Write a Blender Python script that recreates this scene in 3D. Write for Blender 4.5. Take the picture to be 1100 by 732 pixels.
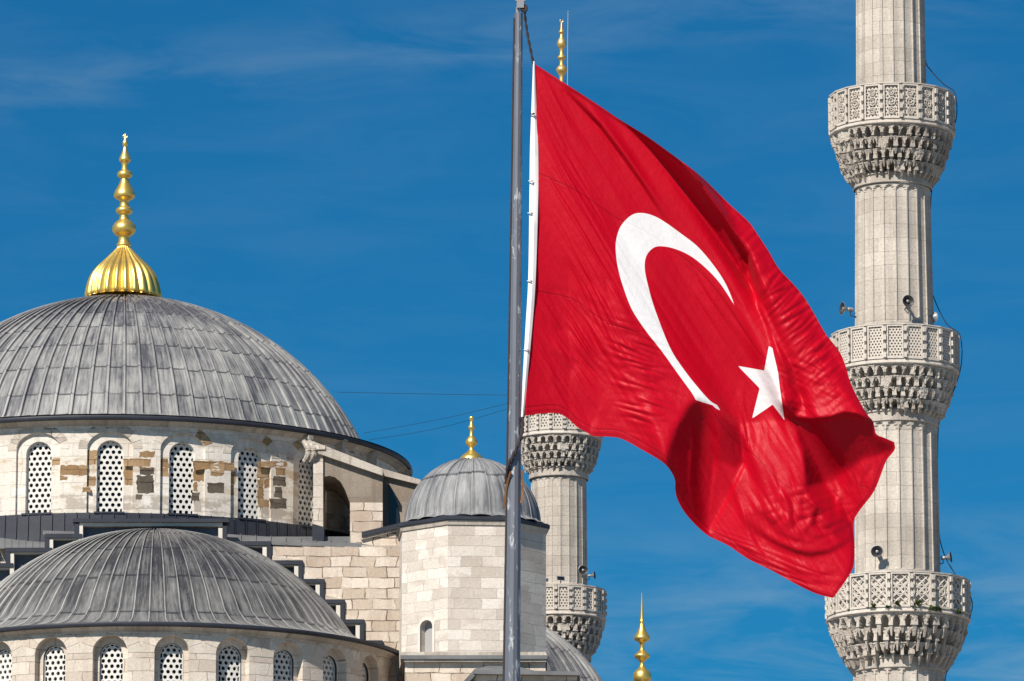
import bpy, math, random
import numpy as np
from mathutils import Vector

random.seed(7)
RNG = np.random.default_rng(11)
for o in list(bpy.data.objects):
    bpy.data.objects.remove(o)
S = bpy.context.scene
COL = S.collection
PI = math.pi
rad = math.radians

# ------------------------------------------------------------------ camera
FPX = 6500.0                 # focal length in pixels of the 1100 px wide photograph
PITCH = rad(11.5)
CAMZ = 1.7
cam_d = bpy.data.cameras.new('camera')
cam_d.sensor_width = 36.0
cam_d.lens = FPX / 1100.0 * 36.0
cam_d.clip_start = 1.0
cam_d.clip_end = 20000.0
cam = bpy.data.objects.new('camera', cam_d)
COL.objects.link(cam)
cam.location = (0, 0, CAMZ)
cam.rotation_euler = (PI / 2 + PITCH, 0, 0)
S.camera = cam

# ------------------------------------------------------------------ light
SUN_AZ, SUN_EL = rad(32), rad(42)      # azimuth: to the left of straight behind the camera
LSUN = Vector((-math.sin(SUN_AZ) * math.cos(SUN_EL), -math.cos(SUN_AZ) * math.cos(SUN_EL), math.sin(SUN_EL)))
sd = bpy.data.lights.new('sun', 'SUN')
sd.energy = 5.0
sd.angle = rad(0.5)
sd.color = (1.0, 0.93, 0.84)
so = bpy.data.objects.new('sun', sd)
COL.objects.link(so)
so.location = (-30, -60, 120)
so.rotation_euler = LSUN.to_track_quat('Z', 'Y').to_euler()

W = bpy.data.worlds.new('World')
S.world = W
W.use_nodes = True
nt = W.node_tree
nt.nodes.clear()
n_out = nt.nodes.new('ShaderNodeOutputWorld')
n_bg = nt.nodes.new('ShaderNodeBackground')
n_sky = nt.nodes.new('ShaderNodeTexSky')
n_sky.sky_type = 'NISHITA'
n_sky.sun_disc = False
n_sky.sun_elevation = SUN_EL
n_sky.sun_rotation = PI + SUN_AZ
n_sky.altitude = 300
n_sky.air_density = 1.0
n_sky.dust_density = 0.7
n_sky.ozone_density = 3.0
n_bg.inputs[1].default_value = 0.10
# polarised, saturated blue of the photograph
n_tint = nt.nodes.new('ShaderNodeMix'); n_tint.data_type = 'RGBA'; n_tint.blend_type = 'MULTIPLY'
n_tint.inputs[0].default_value = 1.0
n_tint.inputs[7].default_value = (0.052, 0.385, 0.585, 1)
nt.links.new(n_sky.outputs[0], n_tint.inputs[6])
# thin veils of cloud
n_tc = nt.nodes.new('ShaderNodeTexCoord')
n_map = nt.nodes.new('ShaderNodeMapping')
n_map.inputs['Scale'].default_value = (26, 26, 120)
n_map.inputs['Rotation'].default_value = (0, rad(6), 0)
n_ns = nt.nodes.new('ShaderNodeTexNoise')
n_ns.inputs['Scale'].default_value = 1.0
n_ns.inputs['Detail'].default_value = 7
n_ns.inputs['Roughness'].default_value = 0.6
n_ns.inputs['Distortion'].default_value = 0.6
n_cr = nt.nodes.new('ShaderNodeValToRGB')
n_cr.color_ramp.elements[0].position = 0.40
n_cr.color_ramp.elements[0].color = (0, 0, 0, 1)
n_cr.color_ramp.elements[1].position = 0.80
n_cr.color_ramp.elements[1].color = (0.55, 0.55, 0.55, 1)
n_cl = nt.nodes.new('ShaderNodeMix'); n_cl.data_type = 'RGBA'
n_cl.inputs[7].default_value = (2.6, 3.7, 4.5, 1)
nt.links.new(n_tc.outputs['Generated'], n_map.inputs[0])
nt.links.new(n_map.outputs[0], n_ns.inputs['Vector'])
nt.links.new(n_ns.outputs['Fac'], n_cr.inputs[0])
def wmath(op, a, b=None, c=None, clamp=False):
    k = nt.nodes.new('ShaderNodeMath'); k.operation = op; k.use_clamp = clamp
    for i, x in enumerate((a, b, c)):
        if x is None: continue
        if isinstance(x, (int, float)): k.inputs[i].default_value = x
        else: nt.links.new(x, k.inputs[i])
    return k.outputs[0]
n_sep = nt.nodes.new('ShaderNodeSeparateXYZ'); nt.links.new(n_tc.outputs['Generated'], n_sep.inputs[0])
dxx, dzz = n_sep.outputs[0], n_sep.outputs[2]
# one long wisp that climbs to the right, and a bank of veil low on the right
off1 = wmath('ABSOLUTE', wmath('SUBTRACT', dzz, wmath('MULTIPLY_ADD', dxx, 0.102, 0.2478)))
wisp = wmath('SUBTRACT', 1.0, wmath('DIVIDE', off1, 0.0072), clamp=True)
bank = wmath('MULTIPLY', wmath('DIVIDE', wmath('SUBTRACT', 0.1735, dzz), 0.022, clamp=True), wmath('MULTIPLY_ADD', dxx, 9.0, 0.55, clamp=True))
amt = wmath('ADD', wmath('ADD', wmath('MULTIPLY', wisp, 0.42), wmath('MULTIPLY', bank, 0.95)), 0.12)
nt.links.new(wmath('MULTIPLY', n_cr.outputs[0], amt, clamp=True), n_cl.inputs[0])
nt.links.new(n_tint.outputs[2], n_cl.inputs[6])
nt.links.new(n_cl.outputs[2], n_bg.inputs[0])
nt.links.new(n_bg.outputs[0], n_out.inputs[0])

S.view_settings.view_transform = 'Standard'
S.view_settings.look = 'None'
S.view_settings.exposure = 0.30
S.view_settings.gamma = 1.0
S.view_settings.use_curve_mapping = False
S.render.engine = 'CYCLES'
S.cycles.use_denoising = True
S.cycles.max_bounces = 6
S.cycles.diffuse_bounces = 3

# ------------------------------------------------------------------ geometry of the view
CT, ST = math.cos(PITCH), math.sin(PITCH)

def depth_at(v, Y):
    return Y / (CT + (v - 366.0) / FPX * ST)

def P(u, v, Y):
    d = depth_at(v, Y)
    yc = -(v - 366.0) / FPX * d
    return Vector(((u - 550.0) / FPX * d, Y, CAMZ + d * ST + yc * CT))

class Axis:
    """a vertical axis that stands on the ground; widths are given in photograph pixels and turned to metres"""
    def __init__(s, u, vref, Y):
        b = P(u, vref, Y)
        s.x, s.y, s.s = b.x, Y, depth_at(vref, Y) / FPX
    def z(s, R, v):                       # height of a ring of radius R (px) whose front shows at row v
        return P(0, v, s.y - R * s.s).z
    def pt(s, R, phi, z):                 # R in metres
        return Vector((s.x + R * math.sin(phi), s.y - R * math.cos(phi), z))
    def hit(s, u, v, R):                  # front hit of a view ray on the cylinder of radius R (m) -> phi, z
        p = P(u, v, 100.0)
        dx, dy, dz = p.x / 100, 1.0, (p.z - CAMZ) / 100
        a = dx * dx + dy * dy
        b = -2 * (dx * s.x + dy * s.y)
        c = s.x ** 2 + s.y ** 2 - R * R
        disc = max(b * b - 4 * a * c, 0.0)
        t = (-b - math.sqrt(disc)) / (2 * a)
        return math.atan2(t * dx - s.x, -(t * dy - s.y)), CAMZ + t * dz

# ------------------------------------------------------------------ objects
def world_loc(o):
    v = Vector((0, 0, 0))
    while o is not None:
        v += o.location
        o = o.parent
    return v

def tag(o, label=None, cat=None, group=None, kind=None):
    if label: o['label'] = label
    if cat: o['category'] = cat
    if group: o['group'] = group
    if kind: o['kind'] = kind
    return o

def thing(name, label, cat, loc, group=None):
    o = bpy.data.objects.new(name, None)
    o.empty_display_size = 0.2
    COL.objects.link(o)
    o.location = loc
    return tag(o, label, cat, group)

def copy_tree(o, parent=None):
    c = o.copy()
    COL.objects.link(c)
    c.parent = parent
    for ch in [k for k in bpy.data.objects if k.parent == o]:
        copy_tree(ch, c)
    return c

class MB:
    def __init__(s):
        s.v, s.f, s.m, s.uv = [], [], [], {}
    def add(s, p):
        s.v.append((p[0], p[1], p[2])); return len(s.v) - 1
    def face(s, pts, m=0, uv=None):
        i0 = len(s.v)
        s.v.extend([(p[0], p[1], p[2]) for p in pts])
        s.f.append(tuple(range(i0, i0 + len(pts)))); s.m.append(m)
        if uv: s.uv[len(s.f) - 1] = uv
    def grid(s, pts, m=0, uvs=None, close=False):
        n, k = len(pts), len(pts[0])
        i0 = len(s.v)
        for row in pts: s.v.extend([(p[0], p[1], p[2]) for p in row])
        for i in range(n - 1):
            for j in range(k if close else k - 1):
                j2 = (j + 1) % k
                s.f.append((i0 + i * k + j, i0 + i * k + j2, i0 + (i + 1) * k + j2, i0 + (i + 1) * k + j)); s.m.append(m)
                if uvs:
                    uj2 = j + 1
                    s.uv[len(s.f) - 1] = [uvs[i][j], uvs[i][uj2], uvs[i + 1][uj2], uvs[i + 1][j]]
    def box(s, lo, hi, m=0):
        x0, y0, z0 = lo; x1, y1, z1 = hi
        c = [(x0, y0, z0), (x1, y0, z0), (x1, y1, z0), (x0, y1, z0), (x0, y0, z1), (x1, y0, z1), (x1, y1, z1), (x0, y1, z1)]
        i0 = len(s.v); s.v.extend(c)
        for q in ((0, 3, 2, 1), (4, 5, 6, 7), (0, 1, 5, 4), (1, 2, 6, 5), (2, 3, 7, 6), (3, 0, 4, 7)):
            s.f.append(tuple(i0 + k for k in q)); s.m.append(m)
    def hexa(s, c, m=0):
        i0 = len(s.v); s.v.extend([tuple(p) for p in c])
        for q in ((0, 3, 2, 1), (4, 5, 6, 7), (0, 1, 5, 4), (1, 2, 6, 5), (2, 3, 7, 6), (3, 0, 4, 7)):
            s.f.append(tuple(i0 + k for k in q)); s.m.append(m)
    def prism(s, poly, dvec, m=0):
        n = len(poly); i0 = len(s.v)
        d = Vector(dvec)
        s.v.extend([tuple(p) for p in poly]); s.v.extend([tuple(Vector(p) + d) for p in poly])
        s.f.append(tuple(i0 + k for k in range(n))); s.m.append(m)
        s.f.append(tuple(i0 + n + k for k in reversed(range(n)))); s.m.append(m)
        for k in range(n):
            k2 = (k + 1) % n
            s.f.append((i0 + k, i0 + n + k, i0 + n + k2, i0 + k2)); s.m.append(m)
    def lathe(s, c, prof, n=32, m=0, a0=0.0, a1=2 * PI):
        full = abs(a1 - a0 - 2 * PI) < 1e-6
        k = n if full else n + 1
        rows = [[(c[0] + r * math.sin(a0 + (a1 - a0) * j / n), c[1] - r * math.cos(a0 + (a1 - a0) * j / n), z) for j in range(k)] for r, z in prof]
        s.grid(rows, m, close=full)
    def tube(s, pts, r, n=8, m=0):
        pts = [Vector(p) for p in pts]
        rows = []
        for i, p in enumerate(pts):
            t = (pts[min(i + 1, len(pts) - 1)] - pts[max(i - 1, 0)]).normalized()
            a = t.cross(Vector((0, 0, 1)))
            if a.length < 1e-3: a = t.cross(Vector((1, 0, 0)))
            a.normalize(); b = t.cross(a)
            rr = r[i] if isinstance(r, (list, tuple)) else r
            rows.append([p + a * rr * math.cos(2 * PI * j / n) + b * rr * math.sin(2 * PI * j / n) for j in range(n)])
        s.grid(rows, m, close=True)
        i0 = len(s.v) - n * len(rows)
        s.f.append(tuple(i0 + j for j in range(n))); s.m.append(m)
        i1 = len(s.v) - n
        s.f.append(tuple(i1 + j for j in reversed(range(n)))); s.m.append(m)
    def build(s, name, mats, parent=None, axis=None, smooth=True, angle=32, loc=None, weld=False):
        me = bpy.data.meshes.new(name)
        off = world_loc(parent) if parent else (Vector(loc) if loc is not None else Vector((0, 0, 0)))
        V = np.array(s.v, dtype=np.float64) if s.v else np.zeros((0, 3))
        me.from_pydata([tuple(p) for p in (V - np.array(off))], [], s.f)
        for m in (mats if isinstance(mats, (list, tuple)) else [mats]): me.materials.append(m)
        me.polygons.foreach_set('material_index', s.m)
        # metre coordinates along the wall: arc length (or width) and height
        uvl = me.uv_layers.new(name='UVMap')
        nl = len(me.loops)
        vi = np.zeros(nl, dtype=np.int32); me.loops.foreach_get('vertex_index', vi)
        lp = V[vi]
        nf = len(me.polygons)
        ls = np.zeros(nf, dtype=np.int32); lt = np.zeros(nf, dtype=np.int32)
        me.polygons.foreach_get('loop_start', ls); me.polygons.foreach_get('loop_total', lt)
        nor = np.zeros(nf * 3); me.polygons.foreach_get('normal', nor); nor = nor.reshape(-1, 3)
        fi = np.repeat(np.arange(nf), lt)
        uv = np.zeros((nl, 2))
        if axis is not None:
            dx, dy = lp[:, 0] - axis[0], lp[:, 1] - axis[1]
            uv[:, 0] = np.arctan2(dx, -dy) * axis[2]; uv[:, 1] = lp[:, 2]
        else:
            N = nor[fi]
            h = np.hypot(N[:, 0], N[:, 1])
            hh = np.where(h < 1e-6, 1, h)
            uv[:, 0] = np.where(h > 0.35, (-N[:, 1] * lp[:, 0] + N[:, 0] * lp[:, 1]) / hh, lp[:, 0])
            uv[:, 1] = np.where(h > 0.35, lp[:, 2], lp[:, 1])
        for k, q in s.uv.items():
            for j in range(lt[k]): uv[ls[k] + j] = q[j]
        uvl.data.foreach_set('uv', uv.ravel())
        me.polygons.foreach_set('use_smooth', [smooth] * nf)
        if weld:
            import bmesh
            bm = bmesh.new(); bm.from_mesh(me)
            bmesh.ops.remove_doubles(bm, verts=bm.verts, dist=1e-4)
            bm.to_mesh(me); bm.free()
        if smooth: me.set_sharp_from_angle(angle=rad(angle))
        me.update()
        o = bpy.data.objects.new(name, me)
        COL.objects.link(o)
        if parent: o.parent = parent
        elif loc is not None: o.location = loc
        return o

# ------------------------------------------------------------------ materials
class NB:
    def __init__(s, name):
        s.mat = bpy.data.materials.new(name); s.mat.use_nodes = True
        s.t = s.mat.node_tree; s.t.nodes.clear()
        s.out = s.t.nodes.new('ShaderNodeOutputMaterial')
        s.b = s.t.nodes.new('ShaderNodeBsdfPrincipled')
        s.t.links.new(s.b.outputs[0], s.out.inputs[0])
    def n(s, ty, **kw):
        k = s.t.nodes.new(ty)
        for a, b in kw.items(): setattr(k, a, b)
        return k
    def l(s, a, b): s.t.links.new(a, b)
    def uv(s):
        return s.n('ShaderNodeUVMap', uv_map='UVMap').outputs[0]
    def pos(s):
        return s.n('ShaderNodeNewGeometry').outputs['Position']
    def mapping(s, src, sc, loc=(0, 0, 0)):
        m = s.n('ShaderNodeMapping'); m.inputs['Scale'].default_value = sc; m.inputs['Location'].default_value = loc
        s.l(src, m.inputs[0]); return m.outputs[0]
    def noise(s, src, scale, detail=4, rough=0.55, dist=0.0):
        k = s.n('ShaderNodeTexNoise'); k.inputs['Scale'].default_value = scale; k.inputs['Detail'].default_value = detail
        k.inputs['Roughness'].default_value = rough; k.inputs['Distortion'].default_value = dist
        s.l(src, k.inputs['Vector']); return k.outputs['Fac']
    def ramp(s, src, stops):
        k = s.n('ShaderNodeValToRGB'); e = k.color_ramp.elements
        while len(e) < len(stops): e.new(0.5)
        for i, (p, c) in enumerate(stops):
            e[i].position = p; e[i].color = c if len(c) == 4 else (*c, 1)
        s.l(src, k.inputs[0]); return k.outputs[0]
    def math(s, op, a, b=None, clamp=False):
        k = s.n('ShaderNodeMath', operation=op); k.use_clamp = clamp
        for i, x in enumerate((a, b)):
            if x is None: continue
            if isinstance(x, (int, float)): k.inputs[i].default_value = x
            else: s.l(x, k.inputs[i])
        return k.outputs[0]
    def mix(s, fac, a, b, mode='MIX'):
        k = s.n('ShaderNodeMix', data_type='RGBA', blend_type=mode)
        for i, x in ((0, fac), (6, a), (7, b)):
            if isinstance(x, (int, float)): k.inputs[i].default_value = x
            elif isinstance(x, tuple): k.inputs[i].default_value = x if len(x) == 4 else (*x, 1)
            else: s.l(x, k.inputs[i])
        return k.outputs[2]
    def bump(s, h, strength, dist):
        k = s.n('ShaderNodeBump'); k.inputs['Strength'].default_value = strength; k.inputs['Distance'].default_value = dist
        s.l(h, k.inputs['Height']); s.l(k.outputs[0], s.b.inputs['Normal']); return k
    def done(s, col=None, rough=0.8, metal=0.0, spec=0.3):
        if col is not None:
            if isinstance(col, tuple): s.b.inputs['Base Color'].default_value = (*col, 1)
            else: s.l(col, s.b.inputs['Base Color'])
        if isinstance(rough, (int, float)): s.b.inputs['Roughness'].default_value = rough
        else: s.l(rough, s.b.inputs['Roughness'])
        s.b.inputs['Metallic'].default_value = metal
        s.b.inputs['Specular IOR Level'].default_value = spec
        return s.mat

def m_stone(name, c1, c2, mortar, bw=0.9, bh=0.42, msize=0.012, stain=(0.35, 0.30, 0.25), stain_amt=0.5, patch=0.0, patch_c=(0.4, 0.35, 0.3), bump=0.5, streak=0.35, rowoff=0.37, warp=(0.16, 0.07), jvis=(0.42, 0.60), grain=0.6, band=None):
    k = NB(name)
    uv = k.uv()
    # wander of the joints
    wn = k.n('ShaderNodeTexNoise'); wn.inputs['Scale'].default_value = 1.1; wn.inputs['Detail'].default_value = 3
    k.l(uv, wn.inputs['Vector'])
    wv = k.n('ShaderNodeVectorMath', operation='MULTIPLY_ADD')
    k.l(wn.outputs['Color'], wv.inputs[0]); wv.inputs[1].default_value = (warp[0], warp[1], 0); k.l(uv, wv.inputs[2])
    br = k.n('ShaderNodeTexBrick', offset=rowoff, offset_frequency=2, squash=1.25, squash_frequency=3)
    k.l(wv.outputs[0], br.inputs['Vector'])
    br.inputs['Scale'].default_value = 1.0
    br.inputs['Color1'].default_value = (0, 0, 0, 1); br.inputs['Color2'].default_value = (1, 1, 1, 1)
    br.inputs['Mortar'].default_value = (0.5, 0.5, 0.5, 1)
    br.inputs['Mortar Size'].default_value = msize; br.inputs['Mortar Smooth'].default_value = 0.25
    br.inputs['Brick Width'].default_value = bw; br.inputs['Row Height'].default_value = bh
    blk = br.outputs['Color']
    base = k.mix(blk, c1, c2)
    # fine grain
    g = k.noise(uv, 9.0, 6, 0.65)
    g3 = k.noise(k.mapping(uv, (7, 16, 1)), 1.0, 6, 0.75)
    base = k.mix(grain * 0.75, base, k.mix(g3, (0.50, 0.49, 0.48), (1.42, 1.42, 1.42)), 'MULTIPLY')
    base = k.mix(0.55, base, k.mix(g, (0.42, 0.40, 0.38), (1.5, 1.5, 1.5)), 'MULTIPLY')
    if patch > 0:
        pn = k.noise(k.mapping(uv, (0.7, 0.9, 1), (3.1, 7.7, 0)), 1.0, 5, 0.6, 0.4)
        pm = k.ramp(pn, [(0.56 - patch * 0.12, (0, 0, 0)), (0.60, (1, 1, 1))])
        base = k.mix(k.math('MULTIPLY', pm, 0.75), base, patch_c)
    # weathering: blotches and rain streaks
    b1 = k.noise(uv, 0.45, 6, 0.6)
    s1 = k.ramp(b1, [(0.46, (0, 0, 0)), (0.74, (1, 1, 1))])
    base = k.mix(k.math('MULTIPLY', s1, stain_amt), base, stain)
    b2 = k.noise(k.mapping(uv, (2.6, 0.16, 1)), 1.0, 5, 0.6)
    s2 = k.ramp(b2, [(0.50, (0, 0, 0)), (0.75, (1, 1, 1))])
    base = k.mix(k.math('MULTIPLY', s2, streak), base, (stain[0] * 0.6, stain[1] * 0.6, stain[2] * 0.62))
    if band:                                            # limewash worn through to brown stone along some courses
        zz = k.n('ShaderNodeSeparateXYZ'); k.l(uv, zz.inputs[0])
        for (zlo, zhi, bc, thr, am) in band:
            mid, half = 0.5 * (zlo + zhi), 0.5 * (zhi - zlo)
            wob = k.math('MULTIPLY', k.math('SUBTRACT', k.noise(uv, 2.6, 5, 0.7), 0.5), half * 1.4)
            d_ = k.math('ABSOLUTE', k.math('SUBTRACT', k.math('ADD', zz.outputs[1], wob), mid))
            mz = k.ramp(k.math('DIVIDE', d_, half * 1.6), [(0.45, (1, 1, 1)), (0.70, (0, 0, 0))])
            nn = k.math('ADD', k.math('MULTIPLY', blk, 0.22), k.noise(k.mapping(uv, (1.1, 1.6, 1), (zlo, 4.4, 0)), 1.0, 6, 0.7))
            mn = k.ramp(nn, [(thr, (0, 0, 0)), (thr + 0.09, (1, 1, 1))])
            base = k.mix(k.math('MULTIPLY', k.math('MULTIPLY', mz, mn), am), base, bc)
    # chipped, dark joints that come and go
    jn = k.ramp(k.noise(uv, 1.3, 4, 0.6), [(jvis[0], (0, 0, 0)), (jvis[1], (1, 1, 1))])
    base = k.mix(k.math('MULTIPLY', br.outputs['Fac'], jn), base, mortar)
    hgt = k.math('ADD', k.math('MULTIPLY', k.math('SUBTRACT', 1.0, br.outputs['Fac']), 0.6), k.math('MULTIPLY', g, 0.5))
    k.bump(hgt, bump, 0.03)
    return k.done(base, 0.9, 0, 0.15)

def m_lead(name, dark, light, lap=1.5, rough=0.5, edge=(0.42, 0.42, 0.41), edge_amt=0.0, var=0.6, foot=0.0, crown=0.0):
    """lead sheets: u counts sheets round the dome, v is metres along the sheet"""
    k = NB(name)
    uv = k.uv()
    sp = k.n('ShaderNodeSeparateXYZ'); k.l(uv, sp.inputs[0])
    iu = k.math('FLOOR', sp.outputs[0]); fu = k.math('FRACT', sp.outputs[0])
    w1 = k.n('ShaderNodeTexWhiteNoise', noise_dimensions='1D'); k.l(iu, w1.inputs['W'])
    vv = k.math('ADD', k.math('DIVIDE', sp.outputs[1], lap), k.math('MULTIPLY', w1.outputs[0], 0.10))
    iv = k.math('FLOOR', vv); fv = k.math('FRACT', vv)
    cb = k.n('ShaderNodeCombineXYZ'); k.l(iu, cb.inputs[0]); k.l(iv, cb.inputs[1])
    w2 = k.n('ShaderNodeTexWhiteNoise', noise_dimensions='2D'); k.l(cb.outputs[0], w2.inputs['Vector'])
    pos = k.pos()
    big = k.noise(pos, 0.30, 5, 0.65)
    st = k.noise(k.mapping(uv, (3.2, 0.42, 1)), 1.0, 6, 0.65)
    st2 = k.noise(k.mapping(uv, (9.0, 1.6, 1), (3, 5, 0)), 1.0, 5, 0.7)
    # streaks are strongest at the head of each sheet and along its rolls
    t = k.math('ADD', k.math('MULTIPLY', k.math('SUBTRACT', w2.outputs[0], 0.5), var),
               k.math('ADD', k.math('MULTIPLY', k.math('SUBTRACT', st, 0.5), 2.6), k.math('ADD', k.math('MULTIPLY', k.math('SUBTRACT', st2, 0.5), 1.3), k.math('MULTIPLY', k.math('SUBTRACT', big, 0.5), 2.2))))
    t = k.math('ADD', t, 0.5 + foot * 0.0)
    if foot:                                            # chalky wash-off gathers on the lowest sheets
        fr = k.ramp(k.math('DIVIDE', sp.outputs[1], 12.0), [(0.0, (1, 1, 1)), (0.10, (0.9, 0.9, 0.9)), (0.26, (0.25, 0.25, 0.25)), (0.5, (0, 0, 0))])
        t = k.math('ADD', t, k.math('MULTIPLY', fr, foot))
        t = k.math('SUBTRACT', t, foot * 0.35)
    if crown:                                           # dark run-off from the gilded finial
        cr = k.ramp(k.math('DIVIDE', sp.outputs[1], 14.0), [(0.55, (0, 0, 0)), (0.92, (1, 1, 1))])
        t = k.math('SUBTRACT', t, k.math('MULTIPLY', cr, crown))
    col = k.mix(k.math('MULTIPLY', t, 1.0, True), dark, light)
    spk = k.ramp(k.noise(pos, 3.2, 6, 0.75), [(0.60, (0, 0, 0)), (0.72, (1, 1, 1))])
    col = k.mix(k.math('MULTIPLY', spk, 0.35), col, (0.42, 0.41, 0.39))
    lapm = k.ramp(fv, [(0.0, (1, 1, 1)), (0.045, (1, 1, 1)), (0.07, (0, 0, 0))])
    lw = k.ramp(k.noise(pos, 1.4, 3, 0.5), [(0.32, (0.3, 0.3, 0.3)), (0.5, (1, 1, 1))])
    col = k.mix(k.math('MULTIPLY', k.math('MULTIPLY', lapm, lw), 0.8), col, (0.02, 0.021, 0.026))
    # shadow lines beside the rolls, with held dirt, painted into the sheet colour
    shade_dirt = k.ramp(fu, [(0.0, (0, 0, 0)), (0.09, (0, 0, 0)), (0.12, (1, 1, 1)), (0.24, (0, 0, 0)), (0.86, (0, 0, 0)), (0.93, (0.8, 0.8, 0.8)), (0.96, (0, 0, 0))])
    col = k.mix(k.math('MULTIPLY', shade_dirt, 0.62), col, (dark[0] * 0.5, dark[1] * 0.5, dark[2] * 0.55))
    if edge_amt > 0:                                    # worn, chalky crest of the rolls
        em = k.ramp(fu, [(0.0, (1, 1, 1)), (0.07, (1, 1, 1)), (0.10, (0, 0, 0)), (0.965, (0, 0, 0)), (1.0, (1, 1, 1))])
        ew = k.ramp(k.noise(pos, 0.9, 4, 0.6), [(0.3, (0.35, 0.35, 0.35)), (0.62, (1, 1, 1))])
        col = k.mix(k.math('MULTIPLY', k.math('MULTIPLY', em, ew), edge_amt), col, edge)
    h = k.math('ADD', k.math('MULTIPLY', st2, 0.6), k.math('ADD', k.math('MULTIPLY', st, 0.5), k.math('MULTIPLY', fv, 0.35)))
    k.bump(h, 0.5, 0.06)
    rr = k.math('ADD', rough, k.math('MULTIPLY', st, 0.25))
    return k.done(col, rr, 0.0, 0.35)

def m_simple(name, col, rough=0.6, metal=0.0, spec=0.35, var=0.25, scale=3.0, bump=0.0, bdist=0.01):
    k = NB(name)
    g = k.noise(k.pos(), scale, 5, 0.6)
    c = k.mix(g, tuple(x * (1 - var) for x in col), tuple(min(1, x * (1 + var)) for x in col))
    if bump: k.bump(g, bump, bdist)
    return k.done(c, rough, metal, spec)

M = {}
M['minaret'] = m_stone('minaret limestone', (0.51, 0.455, 0.39), (0.60, 0.54, 0.468), (0.33, 0.285, 0.24), 1.5, 0.46, 0.005, stain=(0.30, 0.262, 0.225), stain_amt=0.62, streak=0.42, bump=1.0, jvis=(0.58, 0.76), grain=1.1)
M['carving'] = m_stone('weathered carved stone', (0.50, 0.445, 0.385), (0.62, 0.56, 0.49), (0.3, 0.27, 0.24), 3, 3, 0.001, stain=(0.22, 0.19, 0.16), stain_amt=0.7, streak=0.45, bump=1.2, grain=1.0)
M['parapet'] = m_stone('pale parapet marble', (0.58, 0.525, 0.46), (0.66, 0.605, 0.54), (0.3, 0.27, 0.24), 3, 3, 0.001, stain=(0.38, 0.33, 0.28), stain_amt=0.5, streak=0.4, bump=0.8, grain=0.9)
M['drumwall'] = m_stone('limewashed wall', (0.72, 0.67, 0.60), (0.80, 0.76, 0.69), (0.52, 0.46, 0.38), 1.3, 0.62, 0.012, stain=(0.55, 0.46, 0.36), stain_amt=0.42, streak=0.22, bump=0.3)
M['ashlar'] = m_stone('mottled ashlar', (0.50, 0.435, 0.37), (0.76, 0.70, 0.625), (0.40, 0.335, 0.275), 0.9, 0.43, 0.007, stain=(0.78, 0.72, 0.64), stain_amt=0.45, streak=0.14, bump=0.9, patch=0.3, patch_c=(0.52, 0.445, 0.38), warp=(0.35, 0.08), jvis=(0.46, 0.66), grain=0.9)
M['rubble'] = m_stone('old squared masonry', (0.52, 0.42, 0.33), (0.76, 0.67, 0.565), (0.13, 0.09, 0.065), 0.92, 0.45, 0.020, stain=(0.40, 0.29, 0.22), stain_amt=0.6, streak=0.30, bump=1.0, warp=(0.45, 0.13), jvis=(0.36, 0.56))
M['semiwall'] = m_stone('pale squared masonry', (0.54, 0.465, 0.385), (0.74, 0.665, 0.575), (0.24, 0.18, 0.13), 1.0, 0.50, 0.013, stain=(0.42, 0.33, 0.26), stain_amt=0.5, streak=0.25, bump=0.9, warp=(0.4, 0.12), jvis=(0.42, 0.60), grain=0.8)
M['voussoir'] = m_stone('arch stones', (0.56, 0.50, 0.42), (0.68, 0.61, 0.53), (0.3, 0.25, 0.2), 0.7, 3.0, 0.004, stain=(0.45, 0.37, 0.29), stain_amt=0.5, streak=0.2, bump=0.4)
M['ochre'] = m_stone('bare ochre stone', (0.33, 0.205, 0.10), (0.48, 0.33, 0.19), (0.16, 0.10, 0.055), 0.7, 0.42, 0.02, stain=(0.20, 0.12, 0.065), stain_amt=0.8, streak=0.3, bump=1.2, grain=1.0)
M['soot'] = m_stone('bare grey stone', (0.045, 0.037, 0.030), (0.12, 0.10, 0.08), (0.03, 0.025, 0.02), 0.6, 0.5, 0.02, stain=(0.24, 0.19, 0.14), stain_amt=0.8, streak=0.3, bump=1.2, grain=1.0)
M['brownplaster'] = m_stone('stained render', (0.25, 0.20, 0.155), (0.34, 0.285, 0.23), (0.2, 0.16, 0.12), 3.0, 2.0, 0.002, stain=(0.17, 0.135, 0.105), stain_amt=0.6, streak=0.4, bump=0.6)
M['moulding'] = m_stone('stone moulding', (0.44, 0.385, 0.325), (0.60, 0.545, 0.47), (0.25, 0.2, 0.16), 1.1, 3, 0.010, stain=(0.23, 0.185, 0.145), stain_amt=0.85, streak=0.5, bump=0.9, grain=1.0)
M['grille'] = m_simple('pierced plaster grille', (0.66, 0.64, 0.60), 0.8, 0, 0.2, 0.12, 2.5)
M['pane'] = m_simple('dark glass', (0.012, 0.014, 0.02), 0.25, 0, 0.5, 0.3, 1.0)
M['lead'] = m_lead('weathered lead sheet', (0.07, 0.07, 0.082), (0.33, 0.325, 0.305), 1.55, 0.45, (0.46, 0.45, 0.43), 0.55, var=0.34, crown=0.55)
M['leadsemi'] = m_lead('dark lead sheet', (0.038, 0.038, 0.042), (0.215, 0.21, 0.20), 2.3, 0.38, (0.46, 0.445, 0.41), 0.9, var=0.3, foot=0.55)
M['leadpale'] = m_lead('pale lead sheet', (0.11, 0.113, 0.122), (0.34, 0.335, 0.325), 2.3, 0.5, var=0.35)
M['leadstrip'] = m_simple('lead flashing', (0.030, 0.033, 0.044), 0.5, 0, 0.3, 0.5, 1.4, 0.5, 0.03)
M['leadroof'] = m_simple('lead roofing', (0.15, 0.15, 0.152), 0.55, 0, 0.35, 0.5, 1.1, 0.5, 0.05)
M['plaster'] = m_simple('white render', (0.66, 0.61, 0.54), 0.85, 0, 0.2, 0.18, 1.2)
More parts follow.
